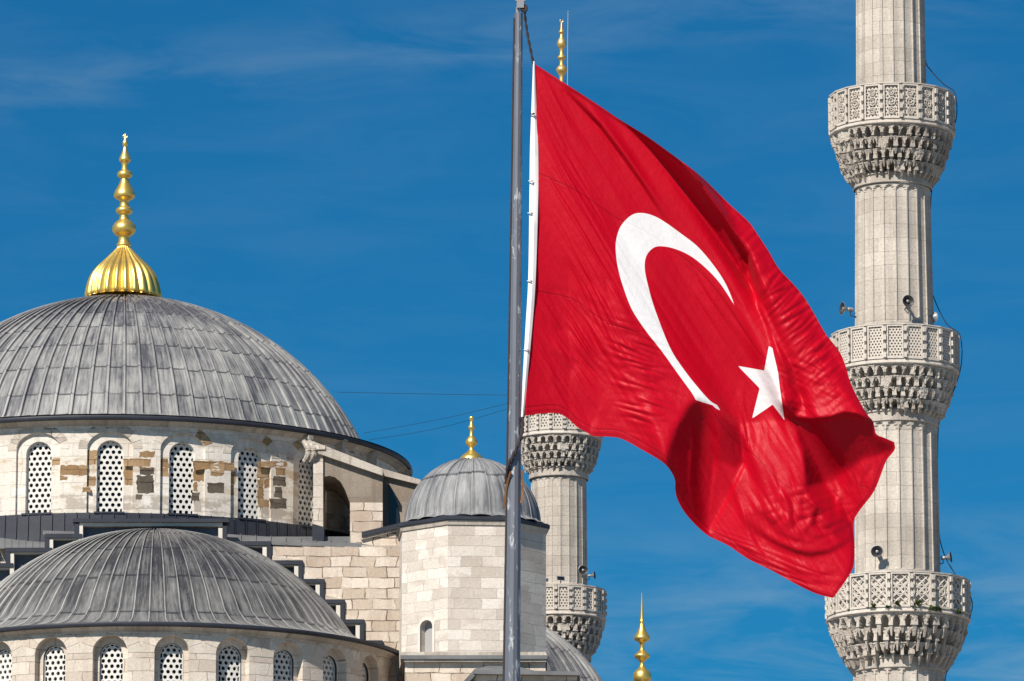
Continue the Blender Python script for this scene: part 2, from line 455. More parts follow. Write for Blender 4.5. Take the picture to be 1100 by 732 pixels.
M['gold'] = m_simple('gilded copper', (0.95, 0.63, 0.17), 0.36, 0.82, 0.5, 0.14, 2.2, 0.2, 0.03)
M['goldsoft'] = m_simple('dull gilding', (0.80, 0.52, 0.18), 0.45, 0.75, 0.5, 0.2, 3.0, 0.2, 0.02)
M['horn'] = m_simple('grey enamelled metal', (0.27, 0.275, 0.28), 0.4, 0.2, 0.5, 0.15, 6)
M['hornin'] = m_simple('dark horn throat', (0.03, 0.03, 0.032), 0.5, 0, 0.4, 0.3, 6)
M['cable'] = m_simple('black cable', (0.03, 0.035, 0.045), 0.6, 0, 0.3, 0.2, 2)
M['rope'] = m_simple('dark rope', (0.05, 0.042, 0.045), 0.9, 0, 0.1, 0.5, 14)
M['ropepale'] = m_simple('pale rope', (0.55, 0.55, 0.55), 0.9, 0, 0.1, 0.3, 14)
M['leather'] = m_simple('brown strap', (0.19, 0.085, 0.03), 0.55, 0, 0.4, 0.4, 9)
M['leaf'] = m_simple('green weed', (0.07, 0.10, 0.025), 0.7, 0, 0.2, 0.5, 8)
M['hem'] = m_simple('white canvas hem', (0.78, 0.77, 0.76), 0.8, 0, 0.2, 0.06, 5)
M['ground'] = m_simple('paved square', (0.26, 0.24, 0.215), 0.9, 0, 0.2, 0.35, 0.15)

def m_pole():
    k = NB('worn painted steel')
    pos = k.pos()
    g = k.noise(k.mapping(pos, (6, 6, 0.8)), 1.0, 5, 0.6)
    col = k.mix(g, (0.125, 0.13, 0.15), (0.215, 0.22, 0.245))
    pn = k.noise(k.mapping(pos, (9, 9, 2.2), (1.3, 0, 0.4)), 1.0, 7, 0.72, 0.3)
    col = k.mix(k.ramp(pn, [(0.575, (0, 0, 0)), (0.62, (1, 1, 1))]), col, (0.52, 0.52, 0.52))
    k.bump(pn, 0.2, 0.01)
    return k.done(col, 0.38, 0.35, 0.5)
M['pole'] = m_pole()

def m_flag():
    k = NB('red flag cloth')
    em = k.n('ShaderNodeAttribute', attribute_name='emblem').outputs['Fac']
    uv = k.uv()
    msk = k.ramp(k.math('ADD', k.math('MULTIPLY', em, 0.9), 0.5, True), [(0.40, (0, 0, 0)), (0.60, (1, 1, 1))])
    pos = k.pos()
    g = k.noise(pos, 1.1, 4, 0.6)
    red = k.mix(g, (0.43, 0.0008, 0.011), (0.52, 0.0012, 0.015))
    # sewn seams between the widths of cloth
    sp = k.n('ShaderNodeSeparateXYZ'); k.l(uv, sp.inputs[0])
    fr = k.math('FRACT', k.math('ADD', k.math('MULTIPLY', sp.outputs[1], 3.0), 0.57))
    seam = k.ramp(k.math('ABSOLUTE', k.math('SUBTRACT', fr, 0.5)), [(0.0, (1, 1, 1)), (0.004, (1, 1, 1)), (0.009, (0, 0, 0))])
    red = k.mix(k.math('MULTIPLY', seam, 0.5), red, (0.22, 0.001, 0.008))
    ed = k.math('MINIMUM', k.math('MINIMUM', sp.outputs[1], k.math('SUBTRACT', 1.0, sp.outputs[1])), k.math('SUBTRACT', 1.5, sp.outputs[0]))
    hem = k.ramp(ed, [(0.0, (1, 1, 1)), (0.0095, (1, 1, 1)), (0.0105, (0, 0, 0))])
    sti = k.ramp(k.math('ABSOLUTE', k.math('SUBTRACT', ed, 0.0105)), [(0.0, (1, 1, 1)), (0.0012, (1, 1, 1)), (0.0022, (0, 0, 0))])
    red = k.mix(k.math('MULTIPLY', hem, 0.35), red, (0.34, 0.0008, 0.009))
    red = k.mix(k.math('MULTIPLY', sti, 0.5), red, (0.16, 0.0008, 0.006))
    white = k.mix(g, (0.74, 0.72, 0.72), (0.80, 0.79, 0.79))
    col = k.mix(msk, red, white)
    # weave and fine creases
    wv = k.noise(k.mapping(uv, (26, 9, 1)), 1.0, 5, 0.6)
    fine = k.noise(pos, 7.0, 4, 0.6)
    k.bump(k.math('ADD', k.math('MULTIPLY', wv, 0.7), k.math('ADD', k.math('MULTIPLY', fine, 0.5), k.math('MULTIPLY', seam, -0.4))), 0.22, 0.06)
    k.done(col, 0.47, 0, 0.15)
    k.b.inputs['Sheen Weight'].default_value = 0.02
    k.b.inputs['Sheen Roughness'].default_value = 0.4
    k.b.inputs['Sheen Tint'].default_value = (1, 0.5, 0.5, 1)
    tr = k.n('ShaderNodeBsdfTranslucent'); k.l(col, tr.inputs['Color'])
    mx = k.n('ShaderNodeMixShader'); mx.inputs[0].default_value = 0.07
    k.l(k.b.outputs[0], mx.inputs[1]); k.l(tr.outputs[0], mx.inputs[2]); k.l(mx.outputs[0], k.out.inputs[0])
    return k.mat
M['flag'] = m_flag()

# ------------------------------------------------------------------ pieces used again and again
def arch_pts(a, z1, r, n=14, p=2.0):
    """half width a, springing z1, rise r: points from left springing over the crown to the right"""
    out = []
    for i in range(n + 1):
        t = -math.cos(PI * i / n)
        out.append((a * t, z1 + r * max(0.0, 1 - abs(t) ** p) ** (1.0 / p)))
    return out

def wall_bay(mb, mp, a, z0, z1, r, Wd, zb, zt, dep, m=0, p=2.0):
    ar = arch_pts(a, z1, r, 14, p)
    for sgn in (-1, 1):
        xs = [sgn * (a + (Wd - a) * i / 3) for i in range(4)]
        zs = [zb, z0, z1, zt] if z0 > zb + 1e-6 else [zb, z1, zt]
        rows = [[mp(x, z, dep) for x in (xs if sgn > 0 else xs[::-1])] for z in zs]
        mb.grid(rows, m)
    for (x0, y0), (x1, y1) in zip(ar[:-1], ar[1:]):
        mb.face([mp(x0, y0, dep), mp(x1, y1, dep), mp(x1, zt, dep), mp(x0, zt, dep)], m)
        if z0 > zb + 1e-6:
            mb.face([mp(x0, zb, dep), mp(x1, zb, dep), mp(x1, z0, dep), mp(x0, z0, dep)], m)

def reveal(mb, mp, a, z0, z1, r, d0, d1, m=0, p=2.0, sill=True):
    lp = [(-a, z0)] + arch_pts(a, z1, r, 14, p) + [(a, z0)]
    for (x0, y0), (x1, y1) in zip(lp[:-1], lp[1:]):
        mb.face([mp(x0, y0, d0), mp(x0, y0, d1), mp(x1, y1, d1), mp(x1, y1, d0)], m)
    if sill:
        mb.face([mp(a, z0, d0), mp(a, z0, d1), mp(-a, z0, d1), mp(-a, z0, d0)], m)

def archivolt(mb, mp, a, z1, r, th, n, proud, mats, gap=0.06, p=2.0):
    """ring of separate arch stones standing a little proud of the wall"""
    for i in range(n):
        t0, t1 = (i + gap) / n, (i + 1 - gap) / n
        q = []
        for t in (t0, 0.5 * (t0 + t1), t1):
            an = PI * (1 - t)
            q.append(((a * math.cos(an), z1 + r * math.sin(an)), ((a + th) * math.cos(an), z1 + (r + th) * math.sin(an))))
        m = mats[i % len(mats)] if isinstance(mats, (list, tuple)) else mats
        for (i0, o0), (i1, o1) in zip(q[:-1], q[1:]):
            mb.face([mp(*i0, -proud), mp(*i1, -proud), mp(*o1, -proud), mp(*o0, -proud)], m)
            mb.face([mp(*o0, -proud), mp(*o1, -proud), mp(*o1, 0), mp(*o0, 0)], m)
            mb.face([mp(*i1, -proud), mp(*i0, -proud), mp(*i0, 0), mp(*i1, 0)], m)

def pierced(mb, mp, x0, x1, zb, inside, clampf, pitch, hr, zt, dep, th, m=0, seg=8):
    """a plate of round holes in hexagonal packing, with thickness"""
    row = pitch * 0.866
    nz = int((zt - zb) / row) + 1
    nx = int((x1 - x0) / pitch) + 2
    xc = 0.5 * (x0 + x1)
    for j in range(nz):
        for i in range(-nx // 2 - 1, nx // 2 + 2):
            cx = xc + (i + (0.5 if j % 2 else 0.0)) * pitch
            cz = zb + (j + 0.55) * row
            if not inside(cx, cz): continue
            ho = []; hi = []
            for q in range(12):
                an = 2 * PI * q / 12 + PI / 12 * 0
                # hexagon boundary radius in this direction
                aa = (an - PI / 6) % (PI / 3) - PI / 6
                ro = pitch * 0.5 / math.cos((an % (PI / 3)) - PI / 6) if True else 0
                ao = an + PI / 6
                ao_r = pitch * 0.5 / math.cos(((ao + PI / 6) % (PI / 3)) - PI / 6)
                ho.append(clampf(cx + ao_r * math.cos(ao), cz + ao_r * math.sin(ao)))
                hi.append(clampf(cx + hr * math.cos(ao), cz + hr * math.sin(ao)))
            for q in range(12):
                q2 = (q + 1) % 12
                mb.face([mp(*ho[q], dep), mp(*ho[q2], dep), mp(*hi[q2], dep), mp(*hi[q], dep)], m)
                mb.face([mp(*hi[q], dep), mp(*hi[q2], dep), mp(*hi[q2], dep + th), mp(*hi[q], dep + th)], m)

def ribbed_dome(ax, prof, nrib, rib_w, rib_h, name, mat, parent, a0=-PI, a1=PI, sub=7, scallop=0.0):
    """lead dome: prof = [(R m, z m)] from the rim to the crown; rolls of lead run along the meridians"""
    mb = MB()
    nsec = max(1, int(round((a1 - a0) / (2 * PI) * nrib)))
    offs = [0, 0, 0]
    cum = [0.0]
    for (r0, z0), (r1, z1) in zip(prof[:-1], prof[1:]): cum.append(cum[-1] + math.hypot(r1 - r0, z1 - z0))
    rows, uvs = [], []
    nprof = len(prof)
    for i, (r, z) in enumerate(prof):
        rp, zp = prof[max(i - 1, 0)]; rn, zn = prof[min(i + 1, nprof - 1)]
        t = Vector((rn - rp, zn - zp)); t = t.normalized() if t.length > 1e-9 else Vector((0, 1))
        nrm = Vector((t.y, -t.x))                          # outward
        row, uvr = [], []
        for sct in range(nsec):
            w = min(0.30, rib_w / max(1e-3, r * 2 * PI / nrib))
            st = [(0.0, 1.0), (w * 0.33, 0.75), (w * 0.5, 0.0)] + [(w * 0.5 + (1 - w) * q / sub, 0.0) for q in range(1, sub)] + [(1 - w * 0.5, 0.0), (1 - w * 0.33, 0.75)]
            for fr, hh in st:
                sc = -scallop * r * math.sin(PI * fr) * -1 if scallop else 0.0
                h = hh * rib_h * min(1.0, i / 2.0) + sc
                an = a0 + (a1 - a0) * (sct + fr) / nsec
                row.append((ax.x + (r + nrm.x * h) * math.sin(an), ax.y - (r + nrm.x * h) * math.cos(an), z + nrm.y * h))
                uvr.append((sct + fr, cum[i]))
        an = a1
        row.append((ax.x + (r + nrm.x * rib_h) * math.sin(an), ax.y - (r + nrm.x * rib_h) * math.cos(an), z + nrm.y * rib_h))
        uvr.append((nsec, cum[i]))
        rows.append(row); uvs.append(uvr)
    mb.grid(rows, 0, uvs)
    return mb.build(name, mat, parent, angle=40)

def cap_profile(R, rise, n=26, z0=0.0, point=0.0):
    """spherical cap of base radius R and rise"""
    rs = (R * R + rise * rise) / (2 * rise)
    th = math.asin(min(1.0, R / rs))
    if rise > R: th = PI - th
    out = []
    for i in range(n + 1):
        a = th * (1 - i / n)
        r = rs * math.sin(a); z = z0 + rise - rs + rs * math.cos(a)
        if point: z += point * (i / n) ** 6
        out.append((max(r, 0.02), z))
    return out

def finial(ax, prof_px, name, mat, parent, flutes=0, flute_upto=0, n=40):
    """prof_px = [(R px, v px on the axis)] from the bottom up"""
    mb = MB()
    rows = []
    nn = n if not flutes else flutes * 8
    for i, (r, v) in enumerate(prof_px):
        z = ax.z(0, v); row = []
        for j in range(nn):
            an = 2 * PI * j / nn
            rr = r * ax.s
            if flutes and i < flute_upto:
                rr *= 1.0 - 0.10 * (abs(math.cos(flutes * an / 2)) ** 3) * (1 if i > 0 else 0.4)
            row.append((ax.x + rr * math.sin(an), ax.y - rr * math.cos(an), z))
        rows.append(row)
    mb.grid(rows, 0, close=True)
    return mb.build(name, mat, parent, angle=50)

def crescent_tip(ax, v, rpx, name, mat, parent):
    mb = MB()
    z = ax.z(0, v); R = rpx * ax.s
    pts = []; rr = []
    for i in range(15):
        t = i / 14; an = -PI / 2 + (t - 0.5) * 2 * rad(140)
        pts.append((ax.x + R * math.cos(an) , ax.y, z + R * math.sin(an))); rr.append(R * (0.08 + 0.28 * math.sin(PI * t)))
    mb.tube(pts, rr, 8)
    return mb.build(name, mat, parent)

def densify(prof, k=5):
    out = []
    n = len(prof)
    for i in range(n - 1):
        p0, p1, p2, p3 = prof[max(i - 1, 0)], prof[i], prof[i + 1], prof[min(i + 2, n - 1)]
        for q in range(k):
            t = q / k
            r = 0.5 * (2 * p1[0] + (p2[0] - p0[0]) * t + (2 * p0[0] - 5 * p1[0] + 4 * p2[0] - p3[0]) * t * t + (3 * p1[0] - p0[0] - 3 * p2[0] + p3[0]) * t ** 3)
            out.append((max(r, 0.02), p1[1] + (p2[1] - p1[1]) * t))
    out.append(prof[-1]); return out

# ------------------------------------------------------------------ ground
gm = MB()
gm.face([(-6000, -3000, 0), (6000, -3000, 0), (6000, 9000, 0), (-6000, 9000, 0)])
tag(gm.build('ground', M['ground']), kind='structure')

# ================================================================== THE MOSQUE
YD = 262.0
A = Axis(131, 480, YD)                     # axis of the great dome
sD = A.s
mosque = thing('mosque', 'pale stone domed mosque with grey lead domes and gilded finials', 'mosque', (A.x, A.y, 0))

# --- great dome
RC = 312 * sD
z_eave = A.z(312, 447)
z_base = A.z(263, 452)
rise = A.z(0, 325) - z_base - 0.45
prof = [(311 * sD, z_eave + 0.10), (285 * sD, z_eave + 0.30), (268 * sD, z_base + 0.15)] + cap_profile(262 * sD, rise, 30, z_base + 0.45)
z_top = prof[-1][1]
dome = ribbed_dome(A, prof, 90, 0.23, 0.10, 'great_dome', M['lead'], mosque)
# eave of folded lead and the stone moulding under it
mb = MB()
mb.lathe((A.x, A.y), [(298 * sD, z_eave - 0.15), (307 * sD, z_eave - 0.14), (311.5 * sD, z_eave - 0.12), (312.5 * sD, z_eave - 0.05), (312 * sD, z_eave + 0.03), (308 * sD, z_eave + 0.10)], 160)
mb.build('dome_eave', M['leadstrip'], mosque, angle=50)
zt_w = z_eave - 0.13
mb = MB()
mb.lathe((A.x, A.y), [(298.6 * sD, zt_w - 0.19), (301 * sD, zt_w - 0.18), (301.5 * sD, zt_w - 0.13), (303.5 * sD, zt_w - 0.10), (304.5 * sD, zt_w - 0.05), (308 * sD, zt_w - 0.03), (308.5 * sD, zt_w + 0.02), (298 * sD, zt_w + 0.03)], 160)
mb.build('cornice', M['moulding'], mosque, axis=(A.x, A.y, RC), angle=40)

# --- gilded finial of the great dome
axf = Axis(132.5, 300, YD)
fp = [(40, 321), (41.5, 319), (41, 314), (39, 305), (35.5, 296), (29.5, 288), (22, 281), (15, 274), (10, 269), (7.2, 265.5), (8, 264), (7.6, 262.5), (6.2, 260.5), (5.8, 256), (6.6, 254), (10, 252), (12.4, 248.5), (12.8, 245.5), (11.5, 242), (8.5, 238.5), (5.6, 236.5), (5.0, 233), (5.2, 230.5), (8, 229.2), (9.2, 226.8), (8.2, 224.2), (5.4, 222.6), (4.8, 218), (6, 215.4), (10.2, 213.2), (11.6, 210.4), (10.6, 206.5), (8.2, 202), (5.6, 197), (4.4, 193), (4.8, 191.4), (7.6, 190), (8.2, 187.6), (7, 185), (4.0, 183), (3.4, 179), (3.8, 175.2), (6, 173.4), (6.5, 171.4), (5.4, 168.6), (3.6, 164.5), (2.4, 160), (1.9, 157.6), (2.9, 155.6), (2.9, 153), (1.8, 150.6), (1.1, 147), (0.5, 143.5)]
finial(axf, densify(fp, 3), 'finial', M['gold'], mosque, 24, 27)
crescent_tip(axf, 146.5, 2.2, 'finial_crescent', M['gold'], mosque)

# --- drum of the great dome
RW = 299 * sD
NB_ = 25
phi0 = A.hit(118, 510, RW)[0]
dphi = 2 * PI / NB_
zb_w = A.z(299, 552)
zs_ = dict(top=A.z(296, 473), spr=A.z(296, 486), sill=A.z(296, 550.5))
nz = dict(top=A.z(299, 463.5), spr=A.z(299, 482), sill=zb_w)
zq = lambda v: A.z(299, v)
M['drumwall_worn'] = m_stone('worn limewashed drum wall', (0.70, 0.645, 0.57), (0.80, 0.755, 0.685), (0.46, 0.39, 0.31), 1.15, 0.56, 0.014, stain=(0.52, 0.43, 0.33), stain_amt=0.5, streak=0.26, bump=0.5, jvis=(0.40, 0.58), grain=0.7,
    band=[(zq(508), zq(491), (0.42, 0.29, 0.17), 0.60, 0.75), (zq(528), zq(508), (0.50, 0.38, 0.26), 0.66, 0.6), (zq(550), zq(530), (0.36, 0.30, 0.24), 0.57, 0.75), (zq(478), zq(458), (0.48, 0.42, 0.35), 0.60, 0.7)])
wall = MB()
def mpcyl(ax, R, ph):
    def f(x, z, dep):
        an = ph + x / R
        return (ax.x + (R - dep) * math.sin(an), ax.y - (R - dep) * math.cos(an), z)
    return f
aN, aW = 23.5 * sD, 13.8 * sD
Wd = RW * dphi / 2
bays = []
for k in range(NB_):
    ph = phi0 + (k - 6) * dphi
    ph = (ph + PI) % (2 * PI) - PI
    mp = mpcyl(A, RW, ph)
    if abs(ph) < rad(62):
        bays.append(ph)
        wall_bay(wall, mp, aN, zb_w, nz['spr'], nz['top'] - nz['spr'], Wd, zb_w, zt_w, 0)
        reveal(wall, mp, aN, zb_w, nz['spr'], nz['top'] - nz['spr'], 0, 0.13, sill=False)
        wall_bay(wall, mp, aW, zs_['sill'], zs_['spr'], zs_['top'] - zs_['spr'], aN + 0.02, zb_w, nz['top'] + 0.02, 0.13, p=1.9)
        reveal(wall, mp, aW, zs_['sill'], zs_['spr'], zs_['top'] - zs_['spr'], 0.13, 0.42, p=1.9)
    else:
        wall.grid([[mp(-Wd + 2 * Wd * i / 6, z, 0) for i in range(7)] for z in (zb_w, zt_w)])
# bare stones where the limewash has gone; photograph columns and rows on the wall
patches = [('o', 56, 70, 492, 500), ('o', 65, 94, 500, 511), ('o', 87, 104, 491, 499), ('o', 93, 104, 484, 491), ('o', 88, 103, 512, 522),
           ('o', 133, 162, 493, 501), ('o', 133, 149, 502, 521), ('s', 150, 166, 502, 510), ('s', 147, 165, 511, 530), ('o', 151, 167, 503, 503.5),
           ('o', 165, 181, 493, 502), ('o', 165, 181, 502, 512), ('o', 208, 240, 495, 504.5), ('o', 208, 227, 505, 517), ('o', 208, 212, 518, 528), ('s', 223, 241, 519, 529.5),
           ('o', 226, 240, 505.5, 511), ('o', 64, 72, 511.5, 516), ('o', 88, 97, 523, 529), ('o', 150, 166, 485, 491.5), ('o', 296, 307, 502.5, 511), ('o', 284, 294, 515, 524), ('s', 206, 214, 529, 538), ('o', 239, 252, 497, 506), ('o', 246, 253, 507, 520), ('o', 246, 251, 521, 532),
           ('o', 277, 308, 496, 501.5), ('o', 277, 294, 502, 514), ('o', 277, 283, 515, 545), ('s', 294, 307, 512, 522), ('s', 295, 303, 523, 535), ('s', 290, 308, 536, 546), ('o', 283, 292, 537, 545),
           ('s', 146, 153, 531, 537)]
for t, u0, u1, v0, v1 in patches:
    um = 0.5 * (u0 + u1)
    ph_m = A.hit(um, 0.5 * (v0 + v1), RW)[0]
    off_n = min(((ph_m - b) * RW for b in bays), key=abs)
    innich = abs(off_n) < aN
    Rp = RW - (0.13 if innich else 0) + 0.022
    p00, z1_ = A.hit(u0, v0, Rp); p10, _ = A.hit(u1, v0, Rp); _, z0_ = A.hit(u0, v1, Rp)
    mi = {'o': 1, 's': 2, 'g': 3}[t]
    pj = random.Random(int(u0 * 7 + v0))
    w_, h_ = u1 - u0, v1 - v0
    nu_, nv_ = max(2, int(w_ / 2.6)), max(2, int(h_ / 2.6))
    jag = 0.85
    ol = [(u0 + w_ * q / nu_, v0) for q in range(nu_)] + [(u1, v0 + h_ * q / nv_) for q in range(nv_)] + [(u1 - w_ * q / nu_, v1) for q in range(nu_)] + [(u0, v1 - h_ * q / nv_) for q in range(nv_)]
    ol = [(a + pj.uniform(-jag, jag), b + pj.uniform(-jag, jag)) for a, b in ol]
    Rp -= 0.018
    rim3 = []
    for a, b in ol:
        pq, zq = A.hit(a, b, Rp); rim3.append((pq, zq))
    pc, zc_ = A.hit(um, 0.5 * (v0 + v1), Rp)
    for q in range(len(rim3)):
        (pa_, za_), (pb_, zb2_) = rim3[q], rim3[(q + 1) % len(rim3)]
        wall.face([A.pt(Rp, pc, zc_), A.pt(Rp, pb_, zb2_), A.pt(Rp, pa_, za_)], mi)
        wall.face([A.pt(Rp, pa_, za_), A.pt(Rp, pb_, zb2_), A.pt(Rp - 0.03, pb_, zb2_), A.pt(Rp - 0.03, pa_, za_)], mi)
# arch stones: each bay keeps its own mix of bare and limewashed stones
for bi, ph in enumerate(bays):
    rr = random.Random(bi * 5 + 3)
    ko = int(round((ph - phi0) / dphi))
    fix = {1: {6: 1, 7: 1}, 2: {6: 1}, 3: {2: 1, 5: 1, 6: 1, 7: 1}, 0: {4: 3, 5: 3, 6: 3, 3: 4}, -1: {1: 3, 2: 3, 3: 3, 4: 4, 5: 3, 6: 3, 7: 3}}.get(ko, {})
    mats = [rr.choice([0, 0, 3, 3, 4, 4, 1 if rr.random() < 0.35 else 0]) for _ in range(9)]
    mats = [fix.get(q, 0 if fix and m_ == 1 else m_) for q, m_ in enumerate(mats)]
    archivolt(wall, mpcyl(A, RW, ph), aN + 0.015, nz['spr'], nz['top'] - nz['spr'], 9 * sD, 9, 0.014, mats, 0.035)
M['greycourse'] = m_stone('grey weathered course', (0.50, 0.44, 0.375), (0.70, 0.64, 0.56), (0.2, 0.17, 0.14), 0.7, 0.4, 0.03, stain=(0.27, 0.22, 0.175), stain_amt=0.9, streak=0.2, bump=1.0)
wall.build('drum_wall', [M['drumwall_worn'], M['ochre'], M['soot'], M['greycourse'], M['voussoir']], mosque, axis=(A.x, A.y, RW), angle=25)

def make_window(ax, R, a, z0, z1, r, dep, th, pitch, hr, phis, frame_w, p=1.9):
    """pierced grille in a rim with dark glass behind; each window is a part, its grille and pane sub-parts"""
    mp = mpcyl(ax, R, 0.0)
    def inside(x, z):
        if z < z0 + 0.01: return False
        t = abs(x) / (a * 1.0)
        if t > 1.0: return False
        return z <= z1 or (t < 1 and (z - z1) <= r * (1 - t ** p) ** (1 / p))
    def clampf(x, z):
        x = max(-a, min(a, x)); z = max(z0, z)
        if z > z1:
            t = min(1.0, abs(x) / a)
            z = min(z, z1 + r * max(0.0, 1 - t ** p) ** (1 / p))
        return x, z
    rim = MB()
    fo = [(-a, z0)] + arch_pts(a, z1, r, 14, p) + [(a, z0)]
    fi = [(-a + frame_w, z0 + frame_w * 1.6)] + arch_pts(a - frame_w, z1, r - frame_w, 14, p) + [(a - frame_w, z0 + frame_w * 1.6)]
    n = len(fo)
    for i in range(n):
        j = (i + 1) % n
        rim.face([mp(*fo[i], dep - 0.03), mp(*fo[j], dep - 0.03), mp(*fi[j], dep - 0.03), mp(*fi[i], dep - 0.03)])
        rim.face([mp(*fi[i], dep - 0.03), mp(*fi[j], dep - 0.03), mp(*fi[j], dep + 0.05), mp(*fi[i], dep + 0.05)])
    # thin lead sill
    rim.hexa([mp(-a * 1.12, z0 - 0.09, dep - 0.50), mp(a * 1.12, z0 - 0.09, dep - 0.50), mp(a * 1.12, z0 - 0.09, dep), mp(-a * 1.12, z0 - 0.09, dep),
              mp(-a * 1.12, z0 - 0.01, dep - 0.50), mp(a * 1.12, z0 - 0.01, dep - 0.50), mp(a * 1.12, z0 + 0.02, dep), mp(-a * 1.12, z0 + 0.02, dep)], 1)
    g = MB()
    pierced(g, mp, -a, a, z0, inside, clampf, pitch, hr, z1 + r, dep, th)
    pn = MB()
    lp = [mp(x, z, dep + 0.25) for x, z in fo]
    pn.face(lp)
    root = None
    for i, ph in enumerate(phis):
        if root is None:
            w = rim.build('window', [M['grille'], M['leadstrip']], None, smooth=False, loc=(ax.x, ax.y, 0))
            gg = g.build('grille', M['grille'], None, smooth=False, loc=(ax.x, ax.y, 0))
            pp = pn.build('pane', M['pane'], None, smooth=False, loc=(ax.x, ax.y, 0))
            for c in (gg, pp):
                c.parent = w; c.location = (0, 0, 0)
            root = w
        else:
            w = copy_tree(root)
        w.parent = mosque
        w.location = Vector((ax.x, ax.y, 0)) - mosque.location
        w.rotation_euler = (0, 0, ph)
    return root

make_window(A, RW, aW, zs_['sill'], zs_['spr'], zs_['top'] - zs_['spr'], 0.34, 0.09, 6.35 * sD, 2.05 * sD, bays, 1.0 * sD)

# --- lead skirt under the drum
zsk0 = A.z(303, 573) - 0.45
sk = MB()
NSK = 150
for j in range(NSK):
    a0 = 2 * PI * j / NSK; a1 = 2 * PI * (j + 0.94) / NSK; a2 = 2 * PI * (j + 1) / NSK
    sk.grid([[A.pt(301.5 * sD, a, zb_w + 0.03) for a in (a0, a1)], [A.pt(303.5 * sD, a, zsk0) for a in (a0, a1)]])
    sk.grid([[A.pt(301.5 * sD, a, zb_w + 0.04) for a in (a1, a1)], [A.pt(304.5 * sD, a, zsk0) for a in (a1, a1)]])
    sk.grid([[A.pt(302.8 * sD, a, zb_w + 0.05) for a in (a1, a2)], [A.pt(305 * sD, a, zsk0) for a in (a1, a2)]])
    sk.face([A.pt(298 * sD, a0, zb_w), A.pt(301.5 * sD, a0, zb_w + 0.03), A.pt(301.5 * sD, a2, zb_w + 0.03), A.pt(298 * sD, a2, zb_w)])
sk.build('lead_skirt', M['leadstrip'], mosque, smooth=False)

# small brackets and struts under the eave on the right flank
for u, v, h in ((367, 480, 17), (401, 497, 18), (330, 476, 12), (436, 512, 12)):
    br = MB()
    ph, z = A.hit(min(u, 438), v, 306 * sD)
    for (r0, r1, w, zz0, zz1) in ((299, 309, 2.2, -h / 2, h / 2), (299, 312, 3.0, h / 2 - 3, h / 2 + 1)):
        c = []
        for zz in (zz0, zz1):
            for (rr_, da) in ((r1, -w), (r1, w), (r0, w), (r0, -w)):
                c.append(A.pt(rr_ * sD, ph + da / 300.0, z + zz * sD))
        br.hexa(c)
    br.build('eave_bracket', M['moulding'], mosque, smooth=False)

# --- buttress with an arch beside the drum
def pxpoly(pts, Y): return [P(u, v, Y) for u, v in pts]
YB = 250.6
bt = MB()
arch = [(376, 583), (376, 556), (374.5, 540), (371, 527), (366, 518), (360, 513), (354, 511.2), (347.5, 512.5)]
bt.prism(pxpoly([(347.5, 489), (378, 499), (411, 510.5), (411, 540), (376.01, 540)] + arch[3:], YB), (0, 4.4, 0), 0)
bt.prism(pxpoly([(376, 540), (411, 540.1), (411, 600), (376, 600)], YB - 0.02), (0, 4.4, 0), 1)
bt.prism(pxpoly([(411.2, 508), (452, 520), (456, 600), (411.2, 600)], YB + 1.0), (0, 5, 0), 0)
bt.build('buttress', [M['brownplaster'], M['rubble']], mosque, smooth=False)
slot = MB()
slot.prism(pxpoly([(417.5, 520), (421, 527), (425.5, 538), (428, 550), (429, 563), (418, 563)], YB + 0.9), (0, 0.2, 0))
slot.build('buttress_opening', M['pane'], mosque, smooth=False)
cp = MB()
cp.prism(pxpoly([(336, 474), (345, 477.5), (411, 503.5), (411, 511), (378, 499.8), (346, 488.6), (336, 486)], YB - 0.28), (0, 4.8, 0))
cp.prism(pxpoly([(411.1, 503.6), (452, 515.5), (452, 521), (411.1, 511)], YB + 0.75), (0, 4.8, 0))
cp.build('buttress_coping', M['moulding'], mosque, smooth=False)
pl = MB()
pl.prism(pxpoly([(336.5, 488), (347, 489.5), (347, 566), (336.5, 563)], YB - 0.12), (0, 3.0, 0))
pl.prism(pxpoly([(335.5, 563.2), (348, 566.2), (348, 584), (335.5, 582)], YB - 0.16), (0, 3.0, 0), 1)
for (x0, x1, y0, y1, d) in ((335, 348.2, 483, 488.5, 0.22), (334, 349.5, 478.5, 483.2, 0.34)):
    pl.prism(pxpoly([(x0, y0), (x1, y0), (x1, y1), (x0, y1)], YB - d), (0, 2.2, 0))
pl.build('pilaster', [M['semiwall'], M['leadstrip']], mosque, smooth=False)
vol = MB()                                                   # scrolled bracket between drum and buttress
for dx, r0 in ((329.5, 4.2), (335.0, 3.2)):
    pts = []
    for i in range(18):
        t = i / 17
        pts.append(P(dx - 3.5 + 6 * math.sin(t * 3.0), 474 + 22 * t, YB - 0.1 - 0.15 * math.sin(t * PI)))
    vol.tube(pts, [0.10 + 0.06 * math.sin(i / 17 * PI) for i in range(18)], 8)
vol.build('scroll_bracket', M['moulding'], mosque)

